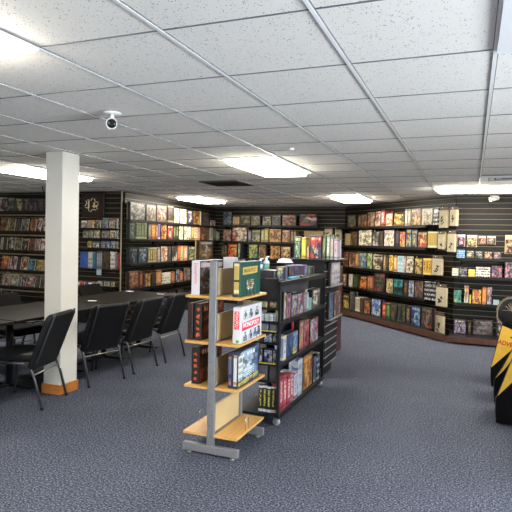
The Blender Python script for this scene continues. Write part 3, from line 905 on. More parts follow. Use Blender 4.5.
row('''453 461.4 291.5 304.5 g 4ca890,a8d068,3c7c90 teal-green box
463.6 468.6 287 305 g e8a03c,e8e4d8,3c5c74 orange and white narrow box
469 471 297 305 s e0c440,e8d880,e0c440 short yellow spine
471.6 481.4 290.5 305.2 g e8842c,f0c850,c84c28 orange sunset box
481.8 486.2 288.5 305.4 s e8882c,f0a850,c86820 orange spine
486.6 491.8 287.5 305.6 g 6c7ca0,c8ccd8,c05c38 blue-grey box
493 499.2 301 305.8 p b0ccd4,d8e8ec,8cacb8 small pale blue carton''',
    f5a, f5b, .585, 'lower shelf, '+kw, G5)
row('''453.4 466 318.5 332.5 g 24244c,9c88b8,d8d090 navy box with confetti art
467.6 471 320 332.8 s 3c3820,8c7c3c,24200f dark olive spine
472.4 493 320 335 g 4c4040,6c6060,8c8484 large grey-brown box
496 503 319 336.4 g 24242a,a83c38,e8e4dc black white and red box''',
    (-.5, 9.24), (3, 9.24), .1155, 'base of the '+kw, G5)

# ---- left wall (W1), faces south
G1 = 'comics on the left wall'
kw = 'left wall'
for z, nm in ((1.97, 'top'), (1.60, 'second'), (1.245, 'third'), (.875, 'fourth'), (.565, 'lowest')):
    shelf((-8.9, 7.82), (-6.75, 7.82), z, .212, f'black {nm} magazine shelf on the left wall', group='black wall shelves', lip=.02, strip=(-.008, -.085, -.062))
for z, nm in ((1.675, 'first'), (1.50, 'second'), (1.325, 'third'), (.96, 'fourth')):
    shelf((-6.72, 7.95), (-5.755, 7.95), z, .082, f'short black {nm} shelf down, right of the white column', group='black wall shelves', lip=.02)
shelf((-6.72, 7.83), (-5.755, 7.83), .665, .202, 'short black fifth shelf down, holding the rolled mats', group='black wall shelves', lip=.02)
f1a, f1b = (-8.9, 7.82), (-5.9, 7.82)
row('''-1 6.8 197 211 g 4c1c18,e8e0d0,8c2c24 dark red box with white logo
7.2 14 197.5 211 g 241f1c,c8c4b8,58504a black box with white helmet
14.5 21.6 198 211 g 1c1a18,c8a840,dcd8cc black box with yellow figure
22 28.6 198 211 g 28201e,6c5c54,8c7c70 dark grey figure box
29 36 198 211 g 2c2028,8c6c74,544048 dark plum figure box
36.4 44.4 198 211 g 24201e,4c4440,6c625c charcoal figure box''',
    f1a, f1b, 1.97, 'top shelf, '+kw, 'figure boxes on the left wall')
row('''-1 6.6 218.5 231.3 c 8c3c28,b8a048,3c2c24 red and olive comic/.08
7 13.8 218.5 231.3 c 4c4434,c8b060,74684c yellow-topped comic/.1
14.4 20.4 219 231.4 c 28241f,6c665c,4c463c charcoal comic/.1
20.9 27.4 218.5 231.4 c 3c3830,b8b4a8,6c6c70 grey and white comic/.08
28.2 34.6 218.5 231.4 c 4c2c20,d88c3c,7c5430 orange and brown comic/.2
35 39.6 218 231.4 c c8b8a8,a83028,e8e0d8 red and white striped comic/.25
40 45.4 218 231.4 c 8c2c28,e0d0c8,4c3c3c crimson comic/.22''',
    f1a, f1b, 1.60, 'second shelf, '+kw, G1)
row('''-1 1.4 238.5 251 c a8b098,d8d8c8,a8b098 pale green comic
2 6 238.5 251 c 1c1816,544c44,302a26 black comic
6.6 13.6 237.8 251 c e0d8bc,3c342c,f4ecd0 cream comic with dark drawing/.05
14 20.6 238.5 251 c 5c5838,a8a070,383420 olive comic/.05
21.2 27.4 239 251 c b89c7c,28201c,dcc8a8 tan and black comic/.08
28 34.2 238.5 251 c 7c3020,b05c40,4c1c18 brick red comic
34.7 38.4 239 251 c a02c28,e0c8c0,5c2020 scarlet comic/.06
39 44.6 238.5 251.2 c e0dccc,c03428,f4f0e4 white comic with red mark/.04''',
    f1a, f1b, 1.245, 'third shelf, '+kw, G1)
row('''-.4 7.4 257.5 270.6 c d88c20,c83c28,f0c048 orange and yellow comic/.12
8 15 257.5 270.6 c a8343c,e8e0dc,5c2830 red and white comic/.12
15.6 19.6 258 270.6 c 201c1c,4c4444,342e2e black plain comic/.08
20.2 26.4 257.3 270.6 c c87c30,e8dcc0,6c3424 orange and cream comic/.1
27 34 258.5 270.7 c 24303c,2c94c0,6cb0c8 dark comic with cyan base/.06
34.8 43.4 259 270.8 c b8a040,8c7828,d8c468 mustard yellow comic
43.8 46.4 258.8 270.8 c d8d4c8,b8b4a8,d8d4c8 white comic edge''',
    f1a, f1b, .875, 'fourth shelf, '+kw, G1)
row('''-.6 2.2 275 288 c 8c7868,c8bcac,583c34 faded brown comic/.2
2.6 5.8 274.5 288 c b8483c,e0c0b0,7c2c28 red striped comic/.25
6.2 8.6 275 288 c d8ccc0,a89c90,d8ccc0 off-white comic/.25
9 16.6 276 288 c d8d4bc,8c8870,e8e4d4 cream comic with grid/.2
17 19.8 276 288 c 3c6c54,88a890,284838 green comic/.15
20.2 24.6 276 288.2 c 3c4870,a82c34,c8c8d0 navy and red comic/.18
25.2 33.6 277 288.4 c e4dcd0,b84c44,8c8c94 white comic with red heading/.14
34.2 39 276 288.6 c 3c3c34,6c6c5c,28281f grey-green comic/.1
39.4 45 275 288.6 c 4c4c40,8c8848,303028 dark olive comic/.06''',
    f1a, f1b, .565, 'lowest shelf, '+kw, G1)
# right of the column
g1a, g1b = (-8.9, 7.96), (-5.74, 7.96)
kr = 'right of the column'
G1b = 'dice and card packs on the left wall'
row('''79.6 85.4 220 227.6 u a8a4a8,d8a8a0,e8e4e4 grey and pink pack
86 93.4 219.5 227.8 u d8cca8,f0ece0,c89450 cream round pack
94 100.4 219.5 228 u 38322c,f0e4b8,8c8474 dark pack with cream disc
101 107.2 217 227.8 u 8c98a0,b8c0c8,6c7880 blue-grey pack
107.6 114.6 217.5 228 u c8b898,e8e4d8,8c5c40 tan and white pack
115 122 218 228.2 u d0d4d4,f4f4f4,a8acac white pack''',
    g1a, g1b, 1.675, 'first short shelf '+kr, G1b, maxd=.06, smax=3.135)
row('''81.4 87 229.8 238 u a8a888,e0dcc0,6c6c54 olive and white pack
87.6 92 229.8 238 u b8b4ac,e4e0d8,8c8880 silver pack
92.6 98.6 229.8 238 u d4ccac,f4ecd0,a89c78 ivory pack
100.2 108 229.5 238.6 u a89894,d0c4c0,7c6c6c pinkish grey pack
108.4 114 229.8 238.8 u e0d8c4,c8a050,f4f0e4 white and gold pack
114.4 122 229.8 239 u c8ccd0,f0f0f4,a0a8b0 pale silver pack''',
    g1a, g1b, 1.50, 'second short shelf '+kr, G1b, maxd=.06, smax=3.135)
row('''86 90.8 241 248 u b8a848,e8d870,8c7c30 yellow pack
91.2 98.4 241.4 248.2 u a8a8a8,e8e8e8,585858 white-grey pack
99.4 104 241.5 248.8 u a08470,c8b4a0,5c6c8c brown-blue pack
104.4 109 241.5 249 u 8098b8,d8e0f0,4c6890 pale blue pack
109.4 114 241.8 249.2 u b8c0c8,f0f4f4,8c98a8 frosty white pack
114.4 121.6 241.8 249.4 u b8b0a4,e0d8cc,887c70 stone grey pack''',
    g1a, g1b, 1.325, 'third short shelf '+kr, G1b, maxd=.06, smax=3.135)
row('''79.4 87 253 269 p 2c58b0,4070c8,2c58b0 blue binder
87.4 91.8 252.5 269 t c8c4bc,6c4838,e8e4dc white and grey folder pack
92.2 95 253.5 269.2 s 2c6cb0,3c9c54,2c6cb0 blue-green spine
95.6 101.4 252 269.4 s 8c8c90,b8b8bc,54545c silver spines*3
101.8 109 251.5 269.6 g 3c3024,6c583c,544430 dark brown deck box
109.4 114.2 252 269.8 t d8d4cc,584844,f0ece4 white folder pack
114.6 117 253 269.8 s 6c6c6c,a0a0a0,484848 grey thin spine
117.3 119.6 253.4 270 s b82850,d84870,8c1c3c crimson spine''',
    g1a, g1b, .96, 'fourth short shelf '+kr, G1b, maxd=.06, smax=3.135)
# rolled play mats on the lowest short shelf
rolls = [(80, 281, '#c8c4bc', 'white rolled mat, left end of the mat pile'), (84, 279, '#a83430', 'red rolled mat in the mat pile'), (88, 280, '#34406c', 'blue rolled mat in the mat pile'),
         (92, 278.5, '#d4ccbc', 'ivory rolled mat leaning on the mat pile'), (95.5, 281, '#5c5c60', 'grey rolled mat, right end of the mat pile')]
for px, py, hx, lb in rolls:
    q = at(px, py, (-9, 7.90), (-6, 7.90))
    r = empty('rolled_mat', (q.x, 7.90, .665+.027)); tag(r, lb, 'mat', 'rolled play mats')
    M0 = Matrix.Rotation(random.uniform(-.25, .25), 4, 'Z') @ Matrix.Rotation(PI/2, 4, 'X')
    b = MB(); b.lathe([(.010, -.07), (.026, -.07), (.027, 0), (.026, .07), (.010, .07)], n=14, M=M0); b.build('roll', mat('mat_'+hx, hx, .6, noise=.3, nscale=40), r)
    b = MB(); b.lathe([(.0275, -.01), (.0278, 0), (.0275, .01)], n=14, M=M0); b.build('band', WHITECARD, r)
flat = [(97.5, 104, '#b8a888', 'tan flat folded pack'), (104.4, 111, '#d0c8b0', 'cream flat folded pack'), (111.4, 116, '#c8b878', 'yellowish flat folded pack')]
for x0, x1, hx, lb in flat:
    q0, q1 = at(x0, 285, (-9, 7.9), (-6, 7.9)), at(x1, 285, (-9, 7.9), (-6, 7.9))
    b = MB(); w = q1.x-q0.x-.006
    b.slab(w, .085, .02, .14, .008); o = b.build('folded_pack', printed(hx, '#e8e4d8', '#4c4438', 'art'), None, ((q0.x+q1.x)/2, 7.87, .666))
    tag(o, lb+' on the lowest short shelf right of the column', 'pack', 'flat packs beside the rolled mats')
# clear hang tag
q = at(99, 275, (-9, 7.94), (-6, 7.94))
b = MB(); b.box(-.05, .05, 0, .012, 0, .10, 0, .003); tag(b.build('price_sign', mat('clear_tag', '#9cacb8', .2), None, (q.x, 7.932, q.z)), 'small pale blue sign clipped under the silver spines', 'sign')
# framed red poster box
q0, q1, qt = at(80.5, 217.5, (-9, 7.96), (-6, 7.96)), at(102.6, 217.5, (-9, 7.96), (-6, 7.96)), at(90, 193, (-9, 7.96), (-6, 7.96))
w = q1.x-q0.x; h = qt.z-q0.z
r = empty('framed_poster', ((q0.x+q1.x)/2, 7.99, q0.z)); tag(r, 'dark red framed poster with gold emblem, high beside the white column', 'poster')
b = MB(); b.box(-w/2, w/2, 0, .04, 0, h, 0, .004); b.build('frame', mat('poster_edge', '#1c1412', .5), r)
b = MB(); b.box(-w/2+.015, w/2-.015, -.003, 0, .015, h-.015); b.build('print', printed('#2c1412', '#4c1c18', '#3c1814', 'plain'), r)
b = MB(); rnd = random.Random(3)
for i in range(12):
    a_ = 2*PI*i/12; L_ = .03
    b.box(-.006, .006, -.006, -.003, -L_, L_, 0, 0, Matrix.Translation((-.02+.13*math.cos(a_), 0, h*.52+.10*math.sin(a_))) @ Matrix.Rotation(a_*2+.6, 4, 'Y'))
b.box(-.10, -.07, -.006, -.003, h*.38, h*.68); b.box(.0, .10, -.006, -.003, h*.44, h*.50); b.box(.02, .05, -.006, -.003, h*.40, h*.62)
b.build('emblem', mat('gold_print', '#e8dca8', .4), r)

# ------------------------------------------------------------------ steel and maple rack (gondola)
RX, RY0, RY1 = -1.675, 3.42, 3.95
rk = empty('display_rack', (RX, (RY0+RY1)/2, 0)); tag(rk, 'double-sided grey steel rack with maple shelves in the middle of the floor', 'display rack')
yo = (RY0+RY1)/2
for sgn, yy in ((0, RY0+.02), (1, RY1-.02)):
    b = MB(); b.box(-.027, .027, yy-yo-.016, yy-yo+.016, .05, 1.375, 0, .003)
    up = b.build('upright', STEEL, rk)
    b = MB()
    for k in range(17):      # slot punches up the face of the upright
        z = .14+.075*k
        b.box(-.010 if k % 2 else .006, -.004 if k % 2 else .012, yy-yo-.0168, yy-yo-.0158, z-.004, z+.004)
    b.build('punched_slot', CHROME, up)
    b = MB(); b.box(-.215, .215, yy-yo-.018, yy-yo+.018, .016, .073, 0, .003)
    ft = b.build('foot', STEEL, rk)
    for sx in (-.17, .17):
        b = MB(); b.lathe([(.018, 0), (.020, .004), (.010, .008), (.006, .018)], M=Matrix.Translation((sx, yy-yo, 0)), n=14); b.build('leveller', mat('leveller_metal', '#8c8c84', .4, .5), ft)
LV = [.155, .49, .805, 1.13]
for i, z in enumerate(LV):
    for sgn in (-1, 1):
        b = MB(); x0, x1 = (-.213, -.030) if sgn < 0 else (.030, .208)
        b.box(x0, x1, -.265, .265, z-.018, z-.0005, 0, .002); b.build('shelf', MAPLE, rk)
    bh = .195 if i < 3 else .19
    b = MB(); b.box(-.0268, .0268, -.228, .228, z-.018, z-.0005)
    b.build('crossbar', STEEL, rk)
    b = MB(); b.box(-.009, .009, -.227, .227, z, z+bh, 0, .001); b.build('backboard', MAPLE_PALE, rk)
# wire bookends: children of the rack's shelves
def wire_end(x, y, z, w=.055, h=.085):
    b = MB(); b.tube([(x, y, z), (x, y, z+h-.012), (x, y+.012, z+h), (x, y+w-.012, z+h), (x, y+w, z+h-.012), (x, y+w, z)], .0022, n=6)
    b.build('wire_divider', CHROME, rk)
wire_end(.196, -.08, LV[0]); wire_end(-.196, -.04, LV[0]); wire_end(.2045, -.04, LV[1]); wire_end(.2045, -.10, LV[3]); wire_end(.2045, -.04, LV[3])
wire_end(.2045, .08, LV[2])

# boxes on the rack ------------------------------------------------
def big_box(name, label, cx, y0, z, w, h, d, east, mats_face, mats_edge, group='game boxes on the steel rack'):
    """large lidded box standing on its edge; local -Y is the printed face, which looks east or west"""
    rz = PI/2 if east else -PI/2
    r = empty(name, (cx, y0+w/2, z), rz); tag(r, label, 'game box', group)
    t = .0012
    b = MB(); b.box(-w/2, w/2, 0, d*.80, 0, h, 0, .0022); b.build('lid', mats_edge, r)
    b = MB(); b.box(-w/2+.002, w/2-.002, d*.80, d, 0.0, h-.002, 0, .001); b.build('tray', mats_edge, r)
    b = MB(); b.box(-w/2+.003, w/2-.003, -t, 0, .003, h-.003); b.build('cover_print', mats_face, r)
    return r
GREEN = mat('game_green', '#14483f', .4, noise=.12, nscale=9)
GREEN_D = mat('game_green_dark', '#14302c', .45, noise=.2, nscale=12)
g = big_box('game_box', 'green game box with gold title on the right side of the rack top', -1.490, 3.475, LV[3]+.0005, .385, .245, .058, True, GREEN, GREEN_D)
gold = printed('#d8b850', '#f0e8c0', '#c8a038', 'plain')
b = MB(); b.prism([(-.150, .152), (.125, .160), (.130, .210), (-.148, .206)], -.0022, -.0012); tb = b.build('title_banner', gold, g)
lettering('MONOPOLY', .030, mat('title_ink', '#8c6c20', .5), 'title_lettering', tb, (-.012, -.0028, .182), (PI/2, 0, 0), width=.235, bold=.001)
b = MB(); b.box(-.085, .055, -.0022, -.0012, .045, .115); b.build('picture_panel', printed('#c8b45c', '#e8e4c8', '#3c6c4c', 'art'), g)
b = MB()
b.box(-.1942, -.1928, .008, .046, .12, .235); b.box(-.1942, -.1928, .008, .046, .02, .105); b.build('spine_panel', printed('#c8ac50', '#4c5c34', '#e8dca0', 'spine'), g)

w_ = big_box('game_box', 'white game box with red title band on the right middle rack shelf', -1.476, 3.47, LV[2]+.0005, .40, .255, .060, True,
             printed('#dfe3ea', '#c8d2e0', '#ececf2', 'plain'), mat('white_box_card', '#c4c4cb', .5))
b = MB(); b.prism([(-.180, .085), (.160, .098), (.165, .150), (-.175, .142)], -.0022, -.0012); tb = b.build('title_banner', mat('title_red', '#d02030', .4), w_)
lettering('MONOPOLY', .034, WHITECARD, 'title_lettering', tb, (-.013, -.0028, .120), (PI/2, 0, 0), width=.30, bold=.0015)
for (x, z_, c_) in ((-.12, .165, '#b0b4bc'), (-.02, .165, '#101018'), (.10, .17, '#38362c'), (-.12, .01, '#9098a8'), (-.02, .01, '#5880a8'), (.07, .015, '#7098b8'), (.14, .02, '#404c58')):
    b = MB(); pr = [(-.034, 0), (.034, 0), (.036, .035), (.014, .048), (.018, .064), (.0, .076), (-.018, .064), (-.014, .048), (-.036, .035)]
    b.prism([(x+px, z_+pz*(.9 if z_ > .1 else .9)) for px, pz in pr], -.0020, -.0012); b.build('printed_figure', printed(c_, '#e8e8ec', '#30343c', 'art'), w_)
b = MB(); b.box(-.2022, -.2006, .012, .048, .10, .225); sp = b.build('spine_panel', mat('title_red', '#d02030', .4), w_)
lettering('MONOPOLY', .022, WHITECARD, 'title_lettering', sp, (-.2028, .030, .1625), (PI/2, PI/2, -PI/2), width=.115)
b = MB(); b.box(-.2022, -.2006, .012, .034, .006, .024); b.build('green_mark', mat('green_spot', '#3c9c3c', .5), w_)

l_ = big_box('game_box', 'white game box with red script spine on the left of the rack top', -1.795, 3.455, LV[3]+.0005, .385, .245, .066, True,
             printed('#b8c0cc', '#704c30', '#301c14', 'art'), mat('white_box_card', '#c4c4cb', .5))
lettering('Disney', .030, mat('script_red', '#c03c48', .5), 'title_lettering', l_, (-.1937, .032, .190), (PI/2, PI/2, -PI/2), width=.075)
lettering('MONOPOLY', .020, mat('script_red', '#c03c48', .5), 'title_lettering', l_, (-.1937, .032, .115), (PI/2, PI/2, -PI/2), width=.075)
b = MB(); b.box(-.180, .18, -.0022, -.0012, .195, .225); b.build('title_banner', printed('#e8d8e0', '#e07c98', '#f4f0f4', 'text'), l_)

big_box('game_box', 'white and blue game box lying behind the wooden backboard, rack top', -1.805, 3.865, LV[3]+.0005, .085, .262, .09, False,
        printed('#e4e4ec', '#2c58b0', '#8c9cc0', 'art'), mat('white_blue_card', '#ccd0dc', .5))
# left middle shelf: maroon and black boxes side by side
mb = big_box('game_box', 'dark maroon game box with white crest on the left rack shelf', -1.846, 3.455, LV[2]+.0005, .38, .265, .040, True,
             mat('maroon_card', '#2c1214', .5), mat('maroon_card', '#2c1214', .5))
b = MB(); b.box(-.1922, -.1906, .004, .032, .085, .125); b.build('crest', printed('#8c8488', '#c8c4c8', '#3c2c30', 'art'), mb)
kb = big_box('game_box', 'black game box with orange flame spine on the left middle shelf', -1.776, 3.455, LV[2]+.0005, .38, .262, .058, True,
             printed('#1c1412', '#c84c28', '#e08850', 'art'), mat('black_card', '#171210', .5))
def flames(r, w, d, h, n, seed):
    rnd = random.Random(seed)
    for i in range(n):
        b = MB(); z = h*(.06+.86*i/n); pts = []
        for k in range(9):
            a_ = 2*PI*k/9; rr = rnd.uniform(.3, 1)
            pts.append((rr*math.cos(a_)*d*.32, rr*math.sin(a_)*h*.40/n))
        M0 = Matrix.Translation((-w/2-.0006, d*.45, z+h*.4/n)) @ Matrix.Rotation(PI/2, 4, 'Z')
        b.prism(pts, -.0006, .0006, 0, M0); b.build('flame_print', mat('flame_ink', '#b0482a', .5, noise=.5, nscale=60), r)
flames(kb, .38, .058, .262, 5, 5)
# third shelf
db = big_box('game_box', 'navy game box with white spine text on the lower rack shelf', -1.530, 3.455, LV[1]+.0005, .40, .25, .030, True,
             printed('#24304c', '#8ca0c0', '#d8d8e0', 'art'), mat('navy_card', '#1c2440', .5))
lettering('GAME OF', .018, WHITECARD, 'title_lettering', db, (-.2212, .017, .15), (PI/2, PI/2, -PI/2), width=.10) if False else None
b = MB(); b.box(-.2016, -.2004, .005, .024, .10, .225); b.box(-.2016, -.2004, .005, .024, .02, .07); b.build('spine_panel', printed('#5c6484', '#e0e0e8', '#c06c3c', 'spine'), db)
cb = big_box('game_box', 'blue and white game box with yellow lower band on the lower rack shelf', -1.486, 3.455, LV[1]+.0005, .41, .258, .040, True,
             printed('#a8c4dc', '#3c5c8c', '#f0f4f8', 'art'), mat('navy_card2', '#26304c', .5))
b = MB(); b.prism([(-.195, .012), (.185, .03), (.185, .052), (-.195, .036)], -.0022, -.0012); b.build('title_banner', printed('#e0c830', '#1c2440', '#f0e058', 'text'), cb)
b = MB(); b.box(-.10, .10, -.0022, -.0012, .06, .12); b.build('title_panel', printed('#cfe4ee', '#2c4870', '#e8f0f8', 'text'), cb)
b = MB(); b.box(-.195, -.12, -.0022, -.0012, .05, .23); b.build('picture_panel', printed('#e8f0f0', '#6c8450', '#3c4c5c', 'text'), cb)
b = MB(); b.box(-.2066, -.2054, .006, .030, .02, .235); b.build('spine_panel', printed('#dcdce4', '#5c6ca0', '#a88c5c', 'spine'), cb)
kb2 = big_box('game_box', 'black game box with orange flame spine on the lower left shelf', -1.788, 3.455, LV[1]+.0005, .38, .262, .060, True,
              printed('#1c1412', '#c84c28', '#e08850', 'art'), mat('black_card', '#171210', .5))
flames(kb2, .38, .060, .262, 5, 9)

# ------------------------------------------------------------------ black wheeled cart
CX0, CX1, CY0, CY1 = -1.82, -1.43, 4.18, 5.64
ct = empty('display_cart', ((CX0+CX1)/2, (CY0+CY1)/2, 0)); tag(ct, 'black wheeled shelf cart full of games behind the steel rack', 'display cart')
ox, oy = (CX0+CX1)/2, (CY0+CY1)/2
hx, hy = (CX1-CX0)/2, (CY1-CY0)/2
CART = mat('cart_black_metal', '#121317', .45, .0, spec=.35, noise=.1, nscale=20)
for sx in (-1, 1):
    for sy in (-1, 1):
        b = MB(); b.box(sx*hx-.0 if sx < 0 else hx-.022, -hx+.022 if sx < 0 else hx, sy*hy if sy < 0 else hy-.03, -hy+.03 if sy < 0 else hy, .075, 1.20, 0, .002)
        b.build('post', CART, ct)
        bx, by = sx*(hx-.03), sy*(hy-.05)
        b = MB(); b.box(bx-.02, bx+.02, by-.02, by+.02, .066, .074); b.prism([(bx-.016, .066), (bx+.016, .066), (bx+.012, .02), (bx-.012, .02)], by-.018, by-.015)
        b.prism([(bx-.016, .066), (bx+.016, .066), (bx+.012, .02), (bx-.012, .02)], by+.015, by+.018)
        cs = b.build('caster', STEEL, ct)
        b = MB(); b.lathe([(.012, -.012), (.030, -.012), (.031, 0), (.030, .012), (.012, .012)], M=Matrix.Translation((bx, by, .031)) @ Matrix.Rotation(PI/2, 4, 'X'), n=18); b.build('wheel', mat('wheel_grey', '#8c9098', .35), cs)
CL = [.10, .52, .865, 1.19]
for z in CL:
    b = MB(); b.box(-hx+.001, hx-.001, -hy+.001, hy-.001, z-.018, z-.0005); b.build('shelf', CART, ct)
    b = MB(); b.box(hx, hx+.006, -hy, hy, z-.032, z+.004, 0, .001); b.build('shelf_lip', CART, ct)
b = MB(); b.box(-hx+.022, hx-.022, -hy, -hy+.008, 1.03, 1.222); b.build('end_panel', CART, ct)
b = MB(); b.box(-.006, .006, -hy+.22, hy-.01, .10, 1.17); b.build('centre_panel', mat('cart_grey_panel', '#44454e', .5), ct)
for z in (.375, .69, .785, .975):
    b = MB(); b.box(-hx+.022, .075, -hy+.002, -hy+.19, z-.010, z-.0005)
    b.build('end_shelf', CART, ct)
    b = MB(); b.box(-hx+.022, hx-.022, -hy-.003, -hy+.002, z-.014, z+.006); b.build('end_rail', CART, ct)
GC = 'games on the black cart'
cA, cB = (CX1+.001, 4.2), (CX1+.001, 6)
dfn = lambda s_: .075 if s_ < .27 else .14
row('''281.5 288 288.5 316.5 g 8c9440,e8e8dc,c04048 olive and white comic set
288.4 292.6 289 314.5 g c05078,e0a8b8,503058 pink figure box
293 299 289.5 311.5 g d8dce4,3c5c9c,e8c850 white and blue comic set
299.3 305 288.5 309 g d0d4e0,c83838,3c4c90 white box with red streak
305.4 308 287 306.5 s 8c8890,b8b4bc,74606c grey-mauve spine
308.3 310 286 304.5 s c0b8cc,e0dce8,8c84a0 lilac spine
310.3 313 291 303 p 7cc0b0,a8d8cc,5ca090 small mint carton
313.6 321.4 282.5 301 g e0dcc8,5c5048,f4f0e4 cream drawing box''',
    cA, cB, CL[2], 'second tier of the black cart', GC, depthf=dfn, smin=.12, smax=1.405)
row('''281.3 284.5 333 358 s 98a4c0,3c58a0,d8dce4 white-blue spine
284.8 288 332 356.5 s c8d0e0,6c7cac,e8d850 pale blue spine
288.4 294 330 353 g 24407c,4c74b0,1c2c54 deep blue box
294.4 299.8 328 350 g 3c6cb0,e0c83c,90b8e0 blue box with yellow figure
300.6 305 318 347 g b83844,e0a8a8,c8b470 red box with cartoon art
305.4 311 316 343 g b02c3c,d87c84,3c2028 crimson monster box
311.6 319.6 315 339 g b83040,e8d4d4,4c80b8 red and white monster box''',
    cA, cB, CL[1], 'third tier of the black cart', GC, depthf=dfn, smin=.12, smax=1.405)
row('''281 284.6 381 415 s a83040,d8c8cc,701c2c dark red spine
284.9 288.2 379.5 411 s c04450,e8d8dc,80283c cherry spine
288.5 291.8 378 407.5 s b83848,f0e0e0,6c2030 ruby spine
292.1 295.2 377 404 s b84858,e8dce0,8490b0 red and lilac spine
295.5 298.6 374 401 s c8ccd8,8c98b8,b84858 pale blue and red spine
298.9 303.4 362 397.5 t c4c8d4,5c84b8,8c8c9c silver box with blue label
304.2 314 356 390 g d88c28,a85c20,f0b850 orange adventure box
314.5 317.6 361 386 g 2c5ca8,80b0d8,1c2c4c bright blue box
318 320.6 357 383 t 1c1e22,c8ccd0,4c5058 black spine with white marks''',
    cA, cB, CL[0], 'bottom tier of the black cart', GC, depthf=dfn, smin=.06, smax=1.405)
nA, nB = (-2, CY0+.012), (-1, CY0+.012)
row('''243.5 250 298 306.8 p b09c78,c8b490,8c7858 flat tan carton
250.4 262 298.5 306.8 p a8946c,c0ac84,8c7858 wide tan carton
262.4 266.6 299 307 p b8a47c,c8b490,8c7858 small tan carton
269 277 298 307 g 4c3c68,e0c85c,c8c0d0 small purple and yellow box''',
    nA, nB, .975, 'end shelf of the cart', GC, inset=.004, maxd=.15, smax=.535)
row('''255 259 311.5 319 t d4d8d4,8c94a0,f0f0f0 white card box*1
259.3 263.6 311.8 319.2 t c8d0c8,7c9484,e8ece8 greenish white card box
264 268.4 312 319.4 t ccd4d0,6c8c7c,f0f0f0 mint white card box
268.8 273 312.2 319.6 t d4d8d8,848c98,f0f4f4 bluish white card box
273.3 277 312.4 319.8 t c8ccd0,747c84,e8e8ec silvery white card box''',
    nA, nB, CL[2], 'cart end tier under the tan cartons', GC, inset=.004, maxd=.15, smax=.535)
row('''257 267.6 324 331 p 80828c,9c9ea8,5c5e68 grey card box
269 276.4 324.5 331.4 p 70727c,8c8e98,4c4e58 smaller grey card box''',
    nA, nB, .785, 'cart end above the yellow rail', GC, inset=.004, maxd=.15, smax=.535)
row('''254 262.4 333 342 g 1c1c28,c8ccd8,2c3458 black and white deck box
263.4 272 333.3 342.3 g 243c84,c8d4e8,1c2450 navy deck box with white label
272.6 277.2 333.6 342.6 g 1c1f30,d8d8d4,2c3c74 black deck box''',
    nA, nB, .69, 'cart end below the yellow rail', GC, inset=.004, maxd=.15, smax=.535)
row('''253.4 262 346 359 g 1c2038,c8ccd8,2c3c78 indigo deck box
263 271.8 346.4 359.4 g 203878,d0d8e8,18204c blue deck box with pale label
272.4 277.2 346.8 359.8 g 18203c,d8dce0,2c4484 midnight blue deck box''',
    nA, nB, CL[1], 'cart end lower deck row', GC, inset=.004, maxd=.15, smax=.535)
row('''252.6 266.6 363.5 378.5 p 545560,686a74,44454e wide slate carton
268.6 276.4 364 379 p 4c4d58,60626c,3c3d46 slate carton''',
    nA, nB, .375, 'cart end slate row', GC, inset=.004, maxd=.15, smax=.535)
row('''257.4 277.6 384.5 412 s 24262e,d0c83c,d8d8dc black spines with yellow text*4''',
    nA, nB, CL[0], 'bottom of the cart end', GC, inset=.004, maxd=.045, smax=.535)
b = MB(); b.box(CX0+.03, CX1-.03, CY0-.008, CY0-.004, .784, .792); tag(b.build('yellow_rail', mat('yellow_tape', '#c8b430', .5)), 'thin yellow price strip across the upper cart end', 'price strip', 'yellow price strips')
b = MB(); b.box(CX0+.03, CX1-.03, CY0-.008, CY0-.004, .518, .526); tag(b.build('yellow_rail', mat('yellow_tape', '#c8b430', .5)), 'thin yellow price strip across the lower cart end', 'price strip', 'yellow price strips')
# things on top of the cart
tz = CL[3]
def on_top(x0, x1, y, yt, yb, kd, cs, d, name, cat, label, z=None):
    A_, B_ = (-3, y), (0, y)
    p0, p1 = at(x0, yb, A_, B_), at(x1, yb, A_, B_); h = at((x0+x1)/2, yt, A_, B_).z - (tz if z is None else z)
    place(kd, p1.x-p0.x-.003, max(.01, h), d, cs, '', ((p0.x+p1.x)/2, y, (tz if z is None else z)+.0005), 0, name, cat, label, 'items on top of the black cart')
K3 = lambda *a: ['#'+k_ for k_ in a]
on_top(258.5, 274.5, 4.34, 270.5, 278, 'p', K3('2a2b30', '3a3b40', '1c1c20'), .22, 'storage_box', 'box', 'flat charcoal box on the near end of the cart top')
on_top(276.5, 283.2, 4.40, 267.5, 279, 'g', K3('5c6c94', 'd8d070', 'e0e0e0'), .10, 'game_box', 'game box', 'blue box with yellow figure beside the charcoal box')
row('''285 290 266.5 278.5 g 342c58,685c98,1c1830 violet box
290.4 295.4 266.5 278 g 2c2850,a07858,584c84 violet box with tan hand
295.8 300.8 266.5 277.6 g 342e5c,7c70a8,201c3c purple star box
301.2 305.4 267 277.2 s 2c2850,5c548c,1c1838 indigo spine
305.8 309 267 277 s 6864a0,a8a4d0,4c4880 lavender spine
309.4 312 270 277 s 3c7c44,80b880,204824 green short spine
312.3 320.6 270 277.4 s 24242a,88888c,545458 black short spines*4''',
    (-1.53, 4.2), (-1.53, 6), tz, 'cart top', 'items on top of the black cart', maxd=.16, smax=1.40)
b = MB(); q = at(296.5, 280, (-1.475, 4), (-1.475, 6)); b.box(-.05, .19, 0, .045, 0, .018, 0, .002)
tag(b.build('game_box', printed('#40a8d0', '#88cce4', '#2c80a8', 'text'), None, (-1.468, 4.62, tz+.0005), PI/2), 'slim cyan box lying flat on the cart top edge', 'game box', 'items on top of the black cart')
b = MB(); b.box(-.05, .09, 0, .045, 0, .013, 0, .002)
tag(b.build('game_box', printed('#4c3028', '#a87c5c', '#2c1c18', 'text'), None, (-1.468, 4.95, tz+.0005), PI/2), 'slim brown box lying flat on the cart top edge', 'game box', 'items on top of the black cart')
